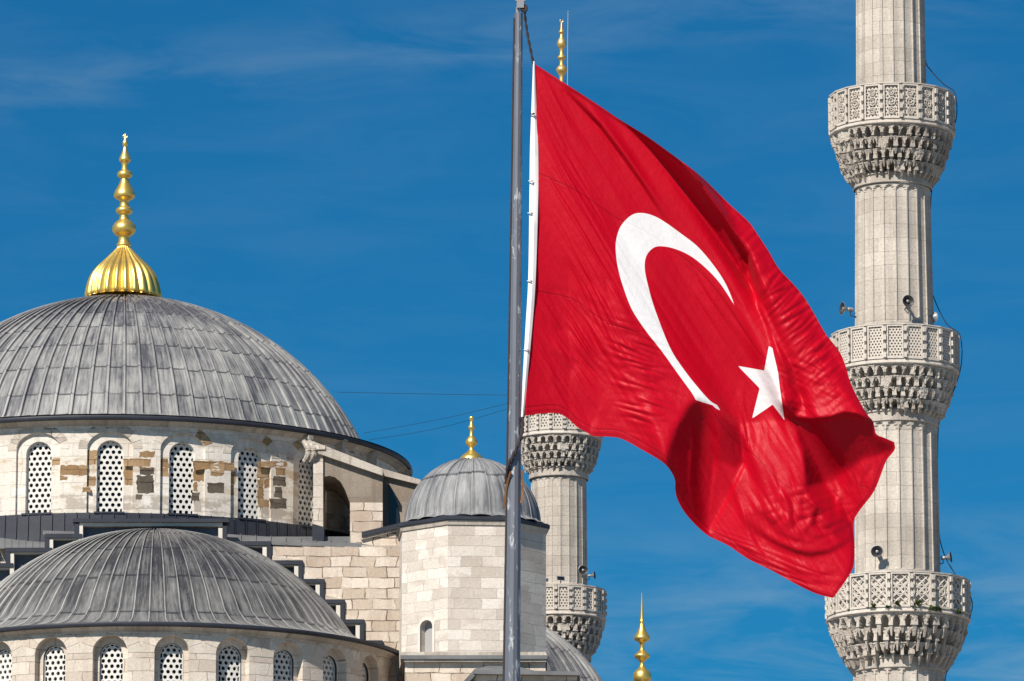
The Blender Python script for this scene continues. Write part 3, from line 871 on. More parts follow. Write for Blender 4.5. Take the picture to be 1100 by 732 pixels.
# --- semi-dome in front
YS = 249.6
B = Axis(165, 700, YS)
sB = B.s
zSe = B.z(275, 668.5)
zSb = zSe + 0.95
capR = 214 * sB
capz = B.z(0, 573) - zSb
cap = cap_profile(capR, capz, 26, zSb)
profS = [(274.5 * sB, zSe + 0.0), (262 * sB, zSe + 0.10), (246 * sB, zSe + 0.22), (233 * sB, zSe + 0.40), (223 * sB, zSe + 0.68)] + cap
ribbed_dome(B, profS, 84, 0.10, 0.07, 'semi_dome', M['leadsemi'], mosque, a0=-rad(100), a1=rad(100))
mb = MB()
mb.lathe((B.x, B.y), [(262 * sB, zSe - 0.16), (271 * sB, zSe - 0.15), (275.5 * sB, zSe - 0.13), (276.5 * sB, zSe - 0.06), (276 * sB, zSe + 0.01), (272 * sB, zSe + 0.05)], 120, 0, -rad(105), rad(105))
mb.build('semi_dome_eave', M['leadstrip'], mosque, angle=50)
ztS = zSe - 0.15
mb = MB()
mb.lathe((B.x, B.y), [(264.6 * sB, ztS - 0.19), (266.5 * sB, ztS - 0.18), (267 * sB, ztS - 0.11), (269.5 * sB, ztS - 0.07), (272 * sB, ztS + 0.0), (262 * sB, ztS + 0.02)], 120, 0, -rad(105), rad(105))
mb.build('semi_dome_cornice', M['moulding'], mosque, axis=(B.x, B.y, 270 * sB), angle=40)
RS = 265 * sB
zbS = B.z(265, 790)
phS = B.hit(118, 720, RS)[0]
dS = rad(13.85)
aO, aI = 18.2 * sB, 12.8 * sB
wz = dict(top=B.z(265, 682), spr=B.z(265, 701), sill=B.z(265, 764))
wi = dict(top=B.z(262, 690), spr=B.z(262, 703.5), sill=B.z(262, 764))
sw = MB()
bayS = []
for k in range(-9, 9):
    ph = phS + k * dS
    mp = mpcyl(B, RS, ph)
    WS = RS * dS / 2
    if -rad(62) < ph < rad(88):
        bayS.append(ph)
        wall_bay(sw, mp, aO, wz['sill'], wz['spr'], wz['top'] - wz['spr'], WS, zbS, ztS, 0)
        reveal(sw, mp, aO, wz['sill'], wz['spr'], wz['top'] - wz['spr'], 0, 0.34)
        wall_bay(sw, mp, aI, wi['sill'], wi['spr'], wi['top'] - wi['spr'], aO + 0.02, wi['sill'], wz['top'] + 0.02, 0.34)
        reveal(sw, mp, aI, wi['sill'], wi['spr'], wi['top'] - wi['spr'], 0.34, 0.55, m=2)
        archivolt(sw, mp, aO + 0.01, wz['spr'], wz['top'] - wz['spr'], 14 * sB, 9, 0.016, [1, 0, 1, 1, 0], 0.02)
    elif -rad(104) < ph < rad(104):
        sw.grid([[mp(-WS + 2 * WS * i / 6, z, 0) for i in range(7)] for z in (zbS, ztS)])
sw.build('semi_dome_wall', [M['semiwall'], M['voussoir'], M['leadstrip']], mosque, axis=(B.x, B.y, RS), angle=25)
make_window(B, RS, aI, wi['sill'], wi['spr'], wi['top'] - wi['spr'], 0.47, 0.09, 6.5 * sB, 2.1 * sB, bayS, 1.0 * sB)

# --- stepped gable wall behind the semi-dome
YG = 248.9
st = MB(); stp = MB(); strc = MB()
right = [(243.5, 561), (243.5, 581.5), (291, 581.5), (291, 602), (325, 602), (325, 622), (348, 622), (348, 644), (370, 644), (370, 665.5), (391, 665.5), (391, 688), (411, 688), (411, 740)]
left = [(80, 558.5), (80, 573.5), (48, 573.5), (48, 588.5), (6, 588.5), (6, 605), (-32, 605), (-32, 624), (-64, 624), (-64, 660)]
def bar(mb, u0, v0, u1, v1, Yf, dpt, m=0):
    mb.prism(pxpoly([(u0, v1), (u1, v1), (u1, v0), (u0, v0)], Yf), (0, dpt, 0), m)
def steps(pl_, sgn):
    n = len(pl_)
    for i in range(n - 1):
        (u0, v0), (u1, v1) = pl_[i], pl_[i + 1]
        if u0 == u1:                                          # riser
            bar(st, min(u0, u0 - sgn * 4.6), v0 + 4.4, max(u0, u0 - sgn * 4.6), v1 + 0.02, YG - 0.24, 0.62)
            q0, q1 = sorted((u0 - sgn * 4.6, u0 - sgn * 9))
            bar(stp, q0, v0 + 6.4, q1, v1 + 12.0, YG - 0.20, 0.5)
        else:                                                 # tread
            a_, b_ = sorted((u0, u1))
            if sgn > 0: a_ -= 8
            else: b_ += 8
            bar(st, a_, v0, b_, v0 + 4.4, YG - 0.25, 1.1)
            bar(stp, a_, v0 + 4.2, b_ - (4.6 if sgn > 0 else 0), v0 + 6.4, YG - 0.13, 0.45)
steps(right, 1); steps(left, -1)
bar(st, 78, 557.2, 245.5, 561.0, YG - 0.26, 1.1)
bar(stp, 85, 561.0, 239, 565.2, YG - 0.12, 0.45)
st.build('stepped_lead_capping', M['leadstrip'], mosque, smooth=False)
stp.build('stepped_render_band', M['plaster'], mosque, smooth=False)
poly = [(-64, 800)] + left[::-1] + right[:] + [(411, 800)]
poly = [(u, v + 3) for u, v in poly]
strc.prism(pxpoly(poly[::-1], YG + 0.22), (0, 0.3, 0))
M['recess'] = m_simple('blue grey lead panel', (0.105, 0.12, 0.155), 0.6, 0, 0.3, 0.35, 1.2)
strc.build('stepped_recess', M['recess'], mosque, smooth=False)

# --- square base below the drum, with lead roofs on it
bm_ = MB()
p0 = P(-330, 592, YG + 0.55); p1 = P(437, 588, YG + 0.55)
bm_.box((p0.x, YG + 0.55, 0), (p1.x, YG + 26, p1.z))
bm_.build('base_wall', M['rubble'], mosque, smooth=False)
mf = MB()
# strips between successive risers keep the face off the stepped recess
hx = [(291, 602), (325, 622), (348, 644), (370, 665.5), (391, 688), (411, 750)]
for (xa_, ya_), (xb_, yb_) in zip(hx[:-1], hx[1:]):
    mf.prism(pxpoly([(xa_ + 0.3, ya_ - 0.2 + 1), (xb_ + 0.3, ya_ - 0.2 + 1), (xb_ + 0.3, 588.3), (xa_ + 0.3, 587.2)], YG - 0.10), (0, 0.6, 0))
mf.prism(pxpoly([(411.3, 750), (437, 750), (437, 590.4), (411.3, 589.3)], YG - 0.10), (0, 0.6, 0))
mf.build('stepped_masonry_face', M['rubble'], mosque, smooth=False)
mr_ = random.Random(9)
for (xa_, ya_), (xb_, yb_) in zip(hx[:-2], hx[1:-1]):
    mt_ = MB(); n_ = 10
    xs_ = [xa_ + 0.6 + (xb_ - 0.5 - xa_) * q / n_ for q in range(n_ + 1)]
    top_ = [(x_, ya_ + 0.2 - 4.6 * (1 - q / n_) ** 1.3 - mr_.uniform(0.3, 1.3)) for q, x_ in enumerate(xs_)]
    mt_.prism(pxpoly([(x_, ya_ + 0.4) for x_ in xs_] + top_[::-1], YG - 0.15), (0, 0.3, 0))
    mt_.build('mortar_fillet', M['semiwall'], mosque, smooth=False)
lr = MB()
zdr = zsk0 - 0.02
lr.prism([P(381, 583.5, YG + 0.2), P(436, 590.5, YG + 0.2), P(436, 594.5, YG + 0.2), P(286, 587.2, YG + 0.2), P(286, 582.8, YG + 0.2)], (0, 1.2, 0))
def roofq(mb, pts): mb.face(pts)
for (ua, va, ub, vb, ut, vt, ut2, vt2) in ((243, 583.5, 436, 590.5, 243, 573.8, 436, 586.0), (-40, 589.5, 50, 589.5, -40, 574, 50, 574), (46, 574.5, 82, 574.5, 46, 565, 82, 565)):
    for i in range(12):
        t0, t1 = i / 12, (i + 0.95) / 12
        L = lambda a, b, t: a + (b - a) * t
        y0, y1 = YG + 0.1, YG + 1.9
        lr.face([P(L(ua, ub, t0), L(va, vb, t0), y0), P(L(ua, ub, t1), L(va, vb, t1), y0), P(L(ut, ut2, t1), L(vt, vt2, t1), y1), P(L(ut, ut2, t0), L(vt, vt2, t0), y1)])
        t2 = (i + 1) / 12
        up = Vector((0, -0.03, 0.04))
        lr.face([P(L(ua, ub, t1), L(va, vb, t1), y0) + up, P(L(ua, ub, t2), L(va, vb, t2), y0) + up, P(L(ut, ut2, t2), L(vt, vt2, t2), y1) + up, P(L(ut, ut2, t1), L(vt, vt2, t1), y1) + up])
zsk0 += 0.45
lr.box((P(-330, 574, YG + 1.9).x, YG + 1.8, P(0, 592, YG + 1.8).z), (P(436, 574, YG + 1.9).x, YG + 26, P(0, 577, YG + 1.9).z))
lr.build('terrace_roof', M['leadroof'], mosque, smooth=False)

# --- turret on the right
YT = 245.5
T = Axis(507.5, 620, YT)
sT = T.s
zTe = T.z(82, 555.5)
tv = [rad(x) for x in (-65, -18, 27, 72, 117, 162, 207, 252)]
def ring(ax, R, z, angs): return [ax.pt(R, a, z) for a in angs]
tw = MB()
zTb = T.z(84, 704)
facets = [ring(T, 83 * sT, zTb, tv), ring(T, 83 * sT, zTe - 0.30, tv)]
nic = T.hit(459.5, 690, 80 * sT)
# facet with the blind niche is cut round its arch
def facet_map(i):
    a, b = Vector(facets[0][i]), Vector(facets[0][i + 1])
    t = (b - a); ln = t.length; t.normalize()
    nrm = Vector((t.y, -t.x, 0))
    return (lambda x, z, d: (a.x + t.x * (x + ln / 2) - nrm.x * d, a.y + t.y * (x + ln / 2) - nrm.y * d, z)), ln
for i in range(8):
    j = (i + 1) % 8
    if i == 0:
        mp, ln = facet_map(0)
        xo = (459.8 - 431.3) / (483.0 - 431.3) * ln - ln / 2
        mp2 = lambda x, z, d: mp(x + xo, z, d)
        an = 7.0 * sT / math.cos(rad(41)); z0n = T.z(75, 700.5); z1n = T.z(75, 671); rn = T.z(75, 663.5) - z1n
        Wl = min(ln / 2 + xo, ln / 2 - xo)
        wall_bay(tw, mp2, an, z0n, z1n, rn, Wl, zTb, zTe - 0.30, 0)
        # remaining strip of the facet
        xr0, xr1 = (Wl, ln / 2 - xo) if xo < 0 else (-ln / 2 - xo, -Wl)
        tw.grid([[mp2(x, z, 0) for x in (xr0, xr1)] for z in (zTb, zTe - 0.30)])
        reveal(tw, mp2, an, z0n, z1n, rn, 0, 0.30)
        niche = MB(); niche.face([mp2(x, z, 0.28) for x, z in [(-an, z0n)] + arch_pts(an, z1n, rn, 12) + [(an, z0n)]])
        rim_ = MB()
        fo = [(-an - 0.1, z0n)] + arch_pts(an + 0.1, z1n, rn + 0.1, 12) + [(an + 0.1, z0n)]
        fi = [(-an + 0.02, z0n)] + arch_pts(an - 0.02, z1n, rn - 0.02, 12) + [(an - 0.02, z0n)]
        for q in range(len(fo) - 1):
            rim_.face([mp2(*fo[q], -0.05), mp2(*fo[q + 1], -0.05), mp2(*fi[q + 1], -0.05), mp2(*fi[q], -0.05)])
            rim_.face([mp2(*fo[q], 0.0), mp2(*fo[q + 1], 0.0), mp2(*fo[q + 1], -0.05), mp2(*fo[q], -0.05)])
    else:
        tw.grid([[facets[0][i], facets[0][j]], [facets[1][i], facets[1][j]]])
turret = tw.build('turret', M['ashlar'], mosque, smooth=False)
M['nichegrey'] = m_simple('grey painted panel', (0.36, 0.35, 0.345), 0.7, 0, 0.25, 0.1, 1.5)
niche.build('niche_panel', M['nichegrey'], turret, smooth=False)
rim_.build('niche_frame', M['plaster'], turret, smooth=False)
ev = MB()
for (r0, z0), (r1, z1) in zip([(80, -0.34), (84.5, -0.30), (85.5, -0.13), (87.4, -0.10), (87.4, 0.02), (85, 0.08)], [(84.5, -0.30), (85.5, -0.13), (87.4, -0.10), (87.4, 0.02), (85, 0.08), (70, 0.20)]):
    m = 0 if z1 <= -0.12 else 1
    ra, rb = ring(T, r0 * sT, zTe + z0, tv), ring(T, r1 * sT, zTe + z1, tv)
    for i in range(8):
        j = (i + 1) % 8
        ev.face([ra[i], ra[j], rb[j], rb[i]], m)
ev.build('turret_eave', [M['moulding'], M['leadstrip']], turret, smooth=False)
zTd = zTe + 0.05
riseT = T.z(0, 497.5) - zTd - 0.1
profT = [(81 * sT, zTd + 0.02), (75.5 * sT, zTd + 0.12)] + cap_profile(72.5 * sT, riseT, 20, zTd + 0.24)
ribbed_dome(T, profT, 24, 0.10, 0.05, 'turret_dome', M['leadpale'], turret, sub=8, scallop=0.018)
axt = Axis(506.5, 480, YT)
ft = [(13, 498), (13.2, 495.8), (12.2, 492), (9, 488.6), (5, 486), (2.8, 483), (2.6, 480.5), (4, 479.2), (6, 477), (6.1, 474), (4.6, 471), (2.5, 468.5), (1.9, 464.5), (2.1, 462), (3.4, 460.6), (3.5, 458.4), (2.2, 456.4), (1.4, 453.2), (1.8, 451.6), (2.7, 449.8), (2.3, 448), (0.3, 447.3)]
finial(axt, densify(ft, 3), 'turret_finial', M['gold'], turret)

# wall between buttress and turret, and everything under the turret
sw2 = MB()
sw2.box((P(389, 580, YG + 0.5).x, YG + 0.5, P(0, 590, YG + 0.5).z), (P(440, 580, YG + 0.5).x, YG + 3.5, P(0, 573.5, YG + 0.5).z))
sw2.build('link_wall', M['rubble'], mosque, smooth=False)
lk = MB()
lk.prism(pxpoly([(388.5, 571.5), (434, 561.0), (434, 566), (388.5, 576.5)], YG + 0.3), (0, 3.0, 0), 0)
lk.prism(pxpoly([(388, 586), (432, 586.5), (432, 591), (388, 591)], YG + 0.12), (0, 0.7, 0), 1)
lk.prism(pxpoly([(388, 577), (432, 566.2), (432, 569.2), (388, 580)], YG + 0.38), (0, 0.3, 0), 1)
lk.build('link_coping', [M['leadstrip'], M['moulding']], mosque, smooth=False)
pl_ = MB()
plv = [rad(x) for x in (-65, -18, 27, 72, 117, 162, 207, 252)]
base = MB()
pA = P(435, 706, 242.3); pB = P(586, 706, 242.3)
base.box((pA.x, 242.3, 0), (pB.x, 250.5, pA.z - 0.05))
base.build('turret_base_wall', M['rubble'], mosque, smooth=False)
lg = MB()
lg.prism(pxpoly([(430, 704.0), (588, 704.0), (588, 708), (430, 708)], 242.0), (0, 8, 0), 0)
lg.prism(pxpoly([(434, 708), (587, 708), (587, 711), (434, 711)], 242.08), (0, 0.4, 0), 1)
lg.prism(pxpoly([(432, 700.5), (586, 700.5), (588, 704.0), (430, 704.0)], 242.05), (0, 0.2, 0), 1)
lg.build('turret_base_ledge', [M['leadroof'], M['moulding']], mosque, smooth=False)
# small hipped roof at the foot of the turret
hp = MB()
YH = 241.5
e = [P(497, 734, YH), P(624, 723.5, YH)]
hp.box((P(508, 730, YH).x, YH, 0), (P(620, 730, YH).x, YH + 2.0, P(0, 725.5, YH).z), 1)
hp.prism(pxpoly([(508.5, 719.8), (623, 721.5), (623, 725.5), (508.5, 724)], YH - 0.35), (0, 2.6, 0), 0)
hp.face([P(508.5, 719.9, YH - 0.35), P(575, 720.8, YH - 0.35), P(538, 711.5, YH + 1.6)], 0)
hp.face([P(508.5, 719.9, YH - 0.35), P(538, 711.5, YH + 1.6), P(515, 716, YH + 2.6)], 0)
hp.prism(pxpoly([(495, 735), (509, 720), (511, 725), (499, 738)], YH - 0.3), (0, 2.5, 0), 0)
hp.build('hipped_roof', [M['leadroof'], M['rubble']], mosque, smooth=False)

# side semi-dome behind the turret
YR = 263.0
C = Axis(500, 720, YR)
sC = C.s
zc = C.z(0, 825)
rC = 171 * sC
pr = [(rC * math.cos(t), zc + rC * math.sin(t)) for t in [rad(x) for x in range(-8, 88, 4)]]
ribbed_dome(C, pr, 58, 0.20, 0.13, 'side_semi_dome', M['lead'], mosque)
mb = MB(); mb.lathe((C.x, C.y), [(rC * 1.0, 0), (rC * 1.0, pr[0][1] + 0.2)], 64)
mb.build('side_semi_dome_wall', M['rubble'], mosque, axis=(C.x, C.y, rC))

# small dome whose gilded finial rises from below the frame
YF = 252.0
F = Axis(689.7, 690, YF)
sF = F.s
mb = MB()
zf = F.z(0, 770)
ff = [(17, 771), (17.5, 766), (15, 757), (9, 748), (5, 742), (3.5, 738), (5.6, 735.5), (9.2, 731), (9.8, 727), (8.4, 722), (4.4, 718.2), (2.6, 715), (2.4, 711.5), (4.6, 709), (8, 706.4), (8.2, 703.8), (5.2, 701), (2.6, 698.6), (2.2, 694), (3.4, 690.4), (7.6, 688), (8.6, 685.4), (7.2, 682.5), (4.8, 678.5), (3.0, 673), (2.1, 668.8), (2.6, 668), (2.1, 666.4), (1.6, 660), (1.0, 650), (0.35, 637)]
cupola = MB()
cupola.lathe((F.x, F.y), [(92 * sF, 0), (92 * sF, zf - 98 * sF)], 8)
cw = cupola.build('cupola_wall', M['ashlar'], mosque, smooth=False)
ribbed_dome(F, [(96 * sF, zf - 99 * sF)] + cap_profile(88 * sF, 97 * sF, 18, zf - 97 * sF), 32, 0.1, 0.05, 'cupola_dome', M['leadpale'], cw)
finial(F, densify(ff, 3), 'cupola_finial', M['gold'], cw)

# ================================================================== MINARETS
def make_panel(w, h, style, s):
    """one pierced stone panel of a balcony parapet, in the plane x-z, facing -y; returns MB round the origin (bottom centre)"""
    mb = MB()
    th = 0.16
    fr = 1.6 * s
    mp = lambda x, z, d: (x, d, z)
    def bx(x0, x1, z0, z1, y0, y1): mb.box((x0, y0, z0), (x1, y1, z1))
    bx(-w / 2, -w / 2 + fr, 0, h, -0.02, th); bx(w / 2 - fr, w / 2, 0, h, -0.02, th)
    bx(-w / 2 + fr, w / 2 - fr, h - fr * 1.2, h, -0.02, th); bx(-w / 2 + fr, w / 2 - fr, 0, fr * 1.5, -0.02, th)
    x0, x1, z0, z1 = -w / 2 + fr, w / 2 - fr, fr * 1.5, h - fr * 1.2
    bx(x0, x1, z0, z1, 0.115, th - 0.005)
    ins = lambda x, z: x0 - 0.2 * s < x < x1 + 0.2 * s and z0 - 0.2 * s < z < z1 + 0.4 * s
    clp = lambda x, z: (max(x0, min(x1, x)), max(z0, min(z1, z)))
    if style == 'hex':
        pierced(mb, mp, x0, x1, z0, ins, clp, 3.5 * s, 1.02 * s, z1, 0.03, 0.08)
    elif style == 'rosette':
        pierced(mb, mp, x0, x1, z0, ins, clp, 3.9 * s, 1.2 * s, z1, 0.04, 0.08)
        for q in (0.2, 0.5, 0.8):
            zc_ = z0 + (z1 - z0) * q
            rr = 4.4 * s if q == 0.5 else 3.4 * s
            mb.tube([(rr * math.cos(t * PI / 8), 0.0, zc_ + rr * math.sin(t * PI / 8)) for t in range(17)], 0.55 * s, 5)
            mb.tube([(rr * 0.45 * math.cos(t * PI / 8), 0.01, zc_ + rr * 0.45 * math.sin(t * PI / 8)) for t in range(17)], 0.5 * s, 5)
    else:
        cx = 0.5 * (x0 + x1); hw = (x1 - x0) / 2; cz = 0.5 * (z0 + z1)
        for zz in ((z0, cz), (cz, z1)):
            for sg in (-1, 1):
                for k in (-0.55, 0.0, 0.55):
                    a_ = (cx - sg * hw, 0.05, zz[0] + k * (zz[1] - zz[0]))
                    b_ = (cx + sg * hw, 0.05, zz[1] + k * (zz[1] - zz[0]))
                    q0 = max(0.0, (z0 - a_[2]) / (b_[2] - a_[2])); q1 = min(1.0, (z1 - a_[2]) / (b_[2] - a_[2]))
                    lp = lambda q: tuple(a_[i] + (b_[i] - a_[i]) * q for i in range(3))
                    if q1 - q0 > 0.1: mb.tube([lp(q0), lp(q1)], 0.85 * s, 5)
        mb.tube([(5.0 * s * math.cos(t * PI / 8), 0.04, cz + 5.0 * s * math.sin(t * PI / 8)) for t in range(17)], 0.8 * s, 5)
        for xx in (-hw * 0.96, hw * 0.96):
            mb.tube([(xx, 0.06, z0), (xx, 0.06, z1)], 0.6 * s, 5)
    return mb

def muqarnas(mb, ax, r_in, r_out, z0, z1, tiers, n, m=0, seed=1, drop=0.5):
    """stalactite corbelling: tiers of small pointed niches that step outward, with worn pendants hanging between them"""
    rr = random.Random(seed); rg = np.random.default_rng(seed)
    H = (z1 - z0) / tiers
    rk = [r_in + (r_out - r_in) * ((k / tiers) ** 0.62) for k in range(tiers + 1)]
    SUBN = 10
    ys = [0.0, 0.1, 0.22, 0.34, 0.46, 0.57, 0.67, 0.76, 0.84, 0.90, 0.905, 0.97, 0.999]
    rows = []
    for k in range(tiers):
        step = rk[k + 1] - rk[k]
        wear = rg.uniform(-1, 1, (n, 3)); wid = rg.uniform(0.62, 0.94, n) * (rg.random(n) > 0.07)
        for y in ys:
            row = []
            xb = max(0.0, 1 - (y / 0.88) ** 1.7) ** 0.6 if y < 0.88 else 0.0
            for i in range(n):
                xa = max(1e-4, xb * wid[i])
                for q in range(SUBN):
                    fr = (q + 0.5) / SUBN
                    x = 2 * fr - 1
                    ph = 2 * PI * (i + fr + 0.5 * (k % 2)) / n
                    face_ = rk[k] + step * (0.55 + 0.45 * y) + 0.05
                    if y > 0.902: face_ = rk[k + 1] + 0.05
                    if abs(x) < xa:
                        R = rk[k] - 0.10 - 0.11 * (1 - (x / xa) ** 2) + step * 0.35 * y + 0.02 * wear[i, 2]
                    else:
                        R = face_ + 0.045 * wear[i, 0]
                        if y < 0.3 and abs(x) > 0.86: R = rk[k] + 0.02 + step * 0.5 * (y / 0.3)
                    R += rg.uniform(-0.012, 0.012)
                    row.append(ax.pt(R, ph, z0 + H * (k + y) + rg.uniform(-0.01, 0.01)))
            rows.append(row)
    # a tier is turned by half a niche: keep each tier its own strip
    for k in range(tiers):
        mb.grid(rows[k * len(ys):(k + 1) * len(ys)], m, close=True)
    mb.lathe((ax.x, ax.y), [(r_in - 0.05, z0 - 0.05)] + [(rk[k] - 0.30, z0 + H * k) for k in range(tiers + 1)] + [(r_out - 0.02, z1)], 60, m)
    for k in range(tiers):
        ra, rb = rk[k], rk[k + 1]
        za, zb = z0 + H * k, z0 + H * (k + 1)
        for i in range(n):
            an = 2 * PI * (i + 0.5 * (k % 2)) / n
            if abs((an + PI) % (2 * PI) - PI) > rad(125) or rr.random() < 0.10: continue
            big = rr.random() < 0.45
            wd = PI / n * (0.50 if big else 0.34) * rr.uniform(0.85, 1.15)
            ro = ra + (rb - ra) * 0.8 + rr.uniform(0.0, 0.05) + (0.03 if big else 0)
            zt_ = za + H * rr.uniform(0.55, 0.8)
            zm = za + H * rr.uniform(0.05, 0.25)
            zb_ = za - H * drop * rr.uniform(0.35, 1.0)
            ri = ra - 0.16
            sk = rr.uniform(-0.15, 0.15) * wd
            c = [ax.pt(ro, an - wd, zm), ax.pt(ro, an + wd, zm), ax.pt(ri, an + wd, zm), ax.pt(ri, an - wd, zm),
                 ax.pt(ro - 0.02, an - wd * 0.8 + sk, zt_), ax.pt(ro - 0.02, an + wd * 0.8 + sk, zt_), ax.pt(ri, an + wd * 0.8, zt_), ax.pt(ri, an - wd * 0.8, zt_)]
            mb.hexa(c, m)
            w2 = wd * 0.75
            ro2 = ra + (ro - ra) * 0.5
            c = [ax.pt(ro2 - 0.05, an - w2 * 0.45 + sk, zb_), ax.pt(ro2 - 0.05, an + w2 * 0.45 + sk, zb_), ax.pt(ri, an + w2 * 0.4, zb_), ax.pt(ri, an - w2 * 0.4, zb_),
                 ax.pt(ro - 0.02, an - w2, zm + 0.02), ax.pt(ro - 0.02, an + w2, zm + 0.02), ax.pt(ri, an + w2, zm + 0.02), ax.pt(ri, an - w2, zm + 0.02)]
            mb.hexa(c, m)

def fluted(mb, ax, zlo, zhi, rlo, rhi, nfl, depth, arch_h, foot, a_off, m=0):
    """shaft section with shallow flutes that end in pointed arches at the top"""
    SUBF = 8
    def prof_(fr):                                      # flute cross-section: ridge at 0 and 1
        e_ = min(fr, 1 - fr)
        if e_ < 0.05: return 0.0
        return 0.55 + 0.45 * math.sin(PI * (fr - 0.05) / 0.9)
    zs = [zlo, zlo + foot, zlo + foot + 0.03]
    nm = 10
    for i in range(1, nm + 1): zs.append(zlo + foot + 0.03 + (zhi - arch_h - zlo - foot) * i / nm)
    z_a = zs[-1]
    for i in range(1, 15): zs.append(z_a + (zhi - z_a) * i / 14)
    frs = [0.0, 0.045, 0.06, 0.2, 0.35, 0.5, 0.65, 0.8, 0.94, 0.955]
    rows = []
    for z in zs:
        t = (z - zlo) / (zhi - zlo)
        R = rlo + (rhi - rlo) * t
        row = []
        for f_ in range(nfl):
            for fr in frs:
                e_ = abs(2 * fr - 1)
                top = z_a + (zhi - 0.06 - z_a) * (max(0.0, 1 - e_ ** 1.5)) ** 0.75
                d = depth * prof_(fr)
                if z > top or z < zlo + foot + 0.01: d = 0.0
                row.append(ax.pt(R - d, a_off + 2 * PI * (f_ + fr) / nfl, z))
        rows.append(row)
    mb.grid(rows, m, close=True)

def minaret(u, vref, Y, label, balconies, sections, top, bottom_r, name='minaret', a_off=0.0, seed=3):
    ax = Axis(u, vref, Y)
    s = ax.s
    root = thing(name, label, 'minaret', (ax.x, ax.y, 0), 'minarets of the mosque')
    def shaft_part(mbx):
        mbx.build('shaft', M['minaret'], root, axis=(ax.x, ax.y, bottom_r * s), angle=24)
    for sec in sections:
        sh = MB()
        zlo, zhi = ax.z(sec['r'][0], sec['v'][1]), ax.z(sec['r'][1], sec['v'][0])
        if sec.get('flutes', True):
            fluted(sh, ax, zlo, zhi, sec['r'][0] * s, sec['r'][1] * s, 20, sec.get('d', 0.045), sec.get('arch', 14) * s, sec.get('foot', 4) * s, a_off)
        else:
            k = 20
            sh.lathe((ax.x, ax.y), [(sec['r'][0] * s, zlo), (sec['r'][1] * s, zhi)], k)
        shaft_part(sh)
    zmin = ax.z(sections[-1]['r'][0], sections[-1]['v'][1])
    sh = MB()
    sh.lathe((ax.x, ax.y), [(bottom_r * 1.7 * s, 0), (bottom_r * 1.7 * s, 6), (bottom_r * s, 9), (bottom_r * s, zmin)], 20)
    sh.build('minaret_base', M['minaret'], root, axis=(ax.x, ax.y, bottom_r * s), angle=24)
    for b in balconies:
        R = b['R'] * s
        zr, zf_ = ax.z(b['R'], b['top']), ax.z(b['R'], b['floor'])
        zc0 = ax.z(b['r_neck'], b['neck'])
        bb = MB()
        # floor slab with a moulded edge
        bb.lathe((ax.x, ax.y), [(R - 0.18, zf_ - 4.2 * s), (R - 0.02, zf_ - 3.6 * s), (R + 0.05, zf_ - 2.4 * s), (R + 0.05, zf_ - 1.2 * s), (R - 0.01, zf_ - 0.3 * s), (R - 0.01, zf_ + 1.6 * s), (R - 0.05, zf_ + 2.2 * s), (R * 0.5, zf_ + 2.2 * s)], 20, 1, a_off + b['a'], a_off + b['a'] + 2 * PI)
        muqarnas(bb, ax, b['r_neck'] * s, R - 0.10, zc0, zf_ - 4.0 * s, b['tiers'], b['n'], 0, seed, b.get('drop', 0.5))
        # neck rings
        rn_ = b['r_neck'] * s
        bb.lathe((ax.x, ax.y), [(rn_ + 0.0, zc0 - b['ring'] * s), (rn_ + 0.03, zc0 - (b['ring'] - 0.8) * s), (rn_ + 0.02, zc0 - 1 * s), (rn_ + 0.07, zc0), (rn_, zc0 + 0.1)], 60)
        # posts and their little turned stones in the gaps
        n = 20
        for i in range(n):
            an = a_off + b['a'] + 2 * PI * i / n
            w = 1.5 * s / R
            for q in range(4):
                z0_ = zf_ + 2.2 * s + (zr - zf_ - 2.2 * s) * (q + 0.10) / 4; z1_ = zf_ + 2.2 * s + (zr - zf_ - 2.2 * s) * (q + 0.66) / 4
                c = []
                for z in (z0_, z1_):
                    for (rr_, da) in ((R + 0.07, -w), (R + 0.07, w), (R - 0.16, w), (R - 0.16, -w)): c.append(ax.pt(rr_, an + da, z))
                bb.hexa(c, 1)
            c = []
            for z in (zf_ + 2.2 * s, zr - 1 * s):
                for (rr_, da) in ((R - 0.05, -w * 1.5), (R - 0.05, w * 1.5), (R - 0.15, w * 1.5), (R - 0.15, -w * 1.5)): c.append(ax.pt(rr_, an + da, z))
            bb.hexa(c)
        # coping
        bb.lathe((ax.x, ax.y), [(R - 0.17, zr - 1.4 * s), (R + 0.035, zr - 1.4 * s), (R + 0.035, zr - 0.2 * s), (R - 0.03, zr + 0.2 * s), (R - 0.17, zr + 0.1 * s)], 20, 1, a_off + b['a'], a_off + b['a'] + 2 * PI)
        bal = bb.build('balcony', [M['carving'], M['parapet']], root, axis=(ax.x, ax.y, R), angle=15)
        w_ = 2 * R * math.sin(PI / n) - 3.6 * s
        h_ = zr - 1.4 * s - zf_ - 2.2 * s
        pm = make_panel(w_, h_, b['style'], s)
        proto = None
        for i in range(n):
            an = a_off + b['a'] + 2 * PI * (i + 0.5) / n
            pp = ax.pt(R * math.cos(PI / n), an, zf_ + 2.2 * s)
            dn = (an + PI) % (2 * PI) - PI
            if proto is None:
                proto = o = pm.build('balustrade_panel', M['parapet'], None, smooth=False, loc=(0, 0, 0))
            else:
                o = proto.copy(); COL.objects.link(o)
            o.parent = bal
            o.location = Vector(pp) - root.location
            o.rotation_euler = (0, 0, an)
        if any(abs(((a_off + b['a'] + 2 * PI * (i + 0.5) / n) + PI) % (2 * PI) - PI) > rad(100) for i in range(n)):
            pass
    # roof cone and finial
    cn = MB()
    zc_ = ax.z(top['r'], top['cone'][1])
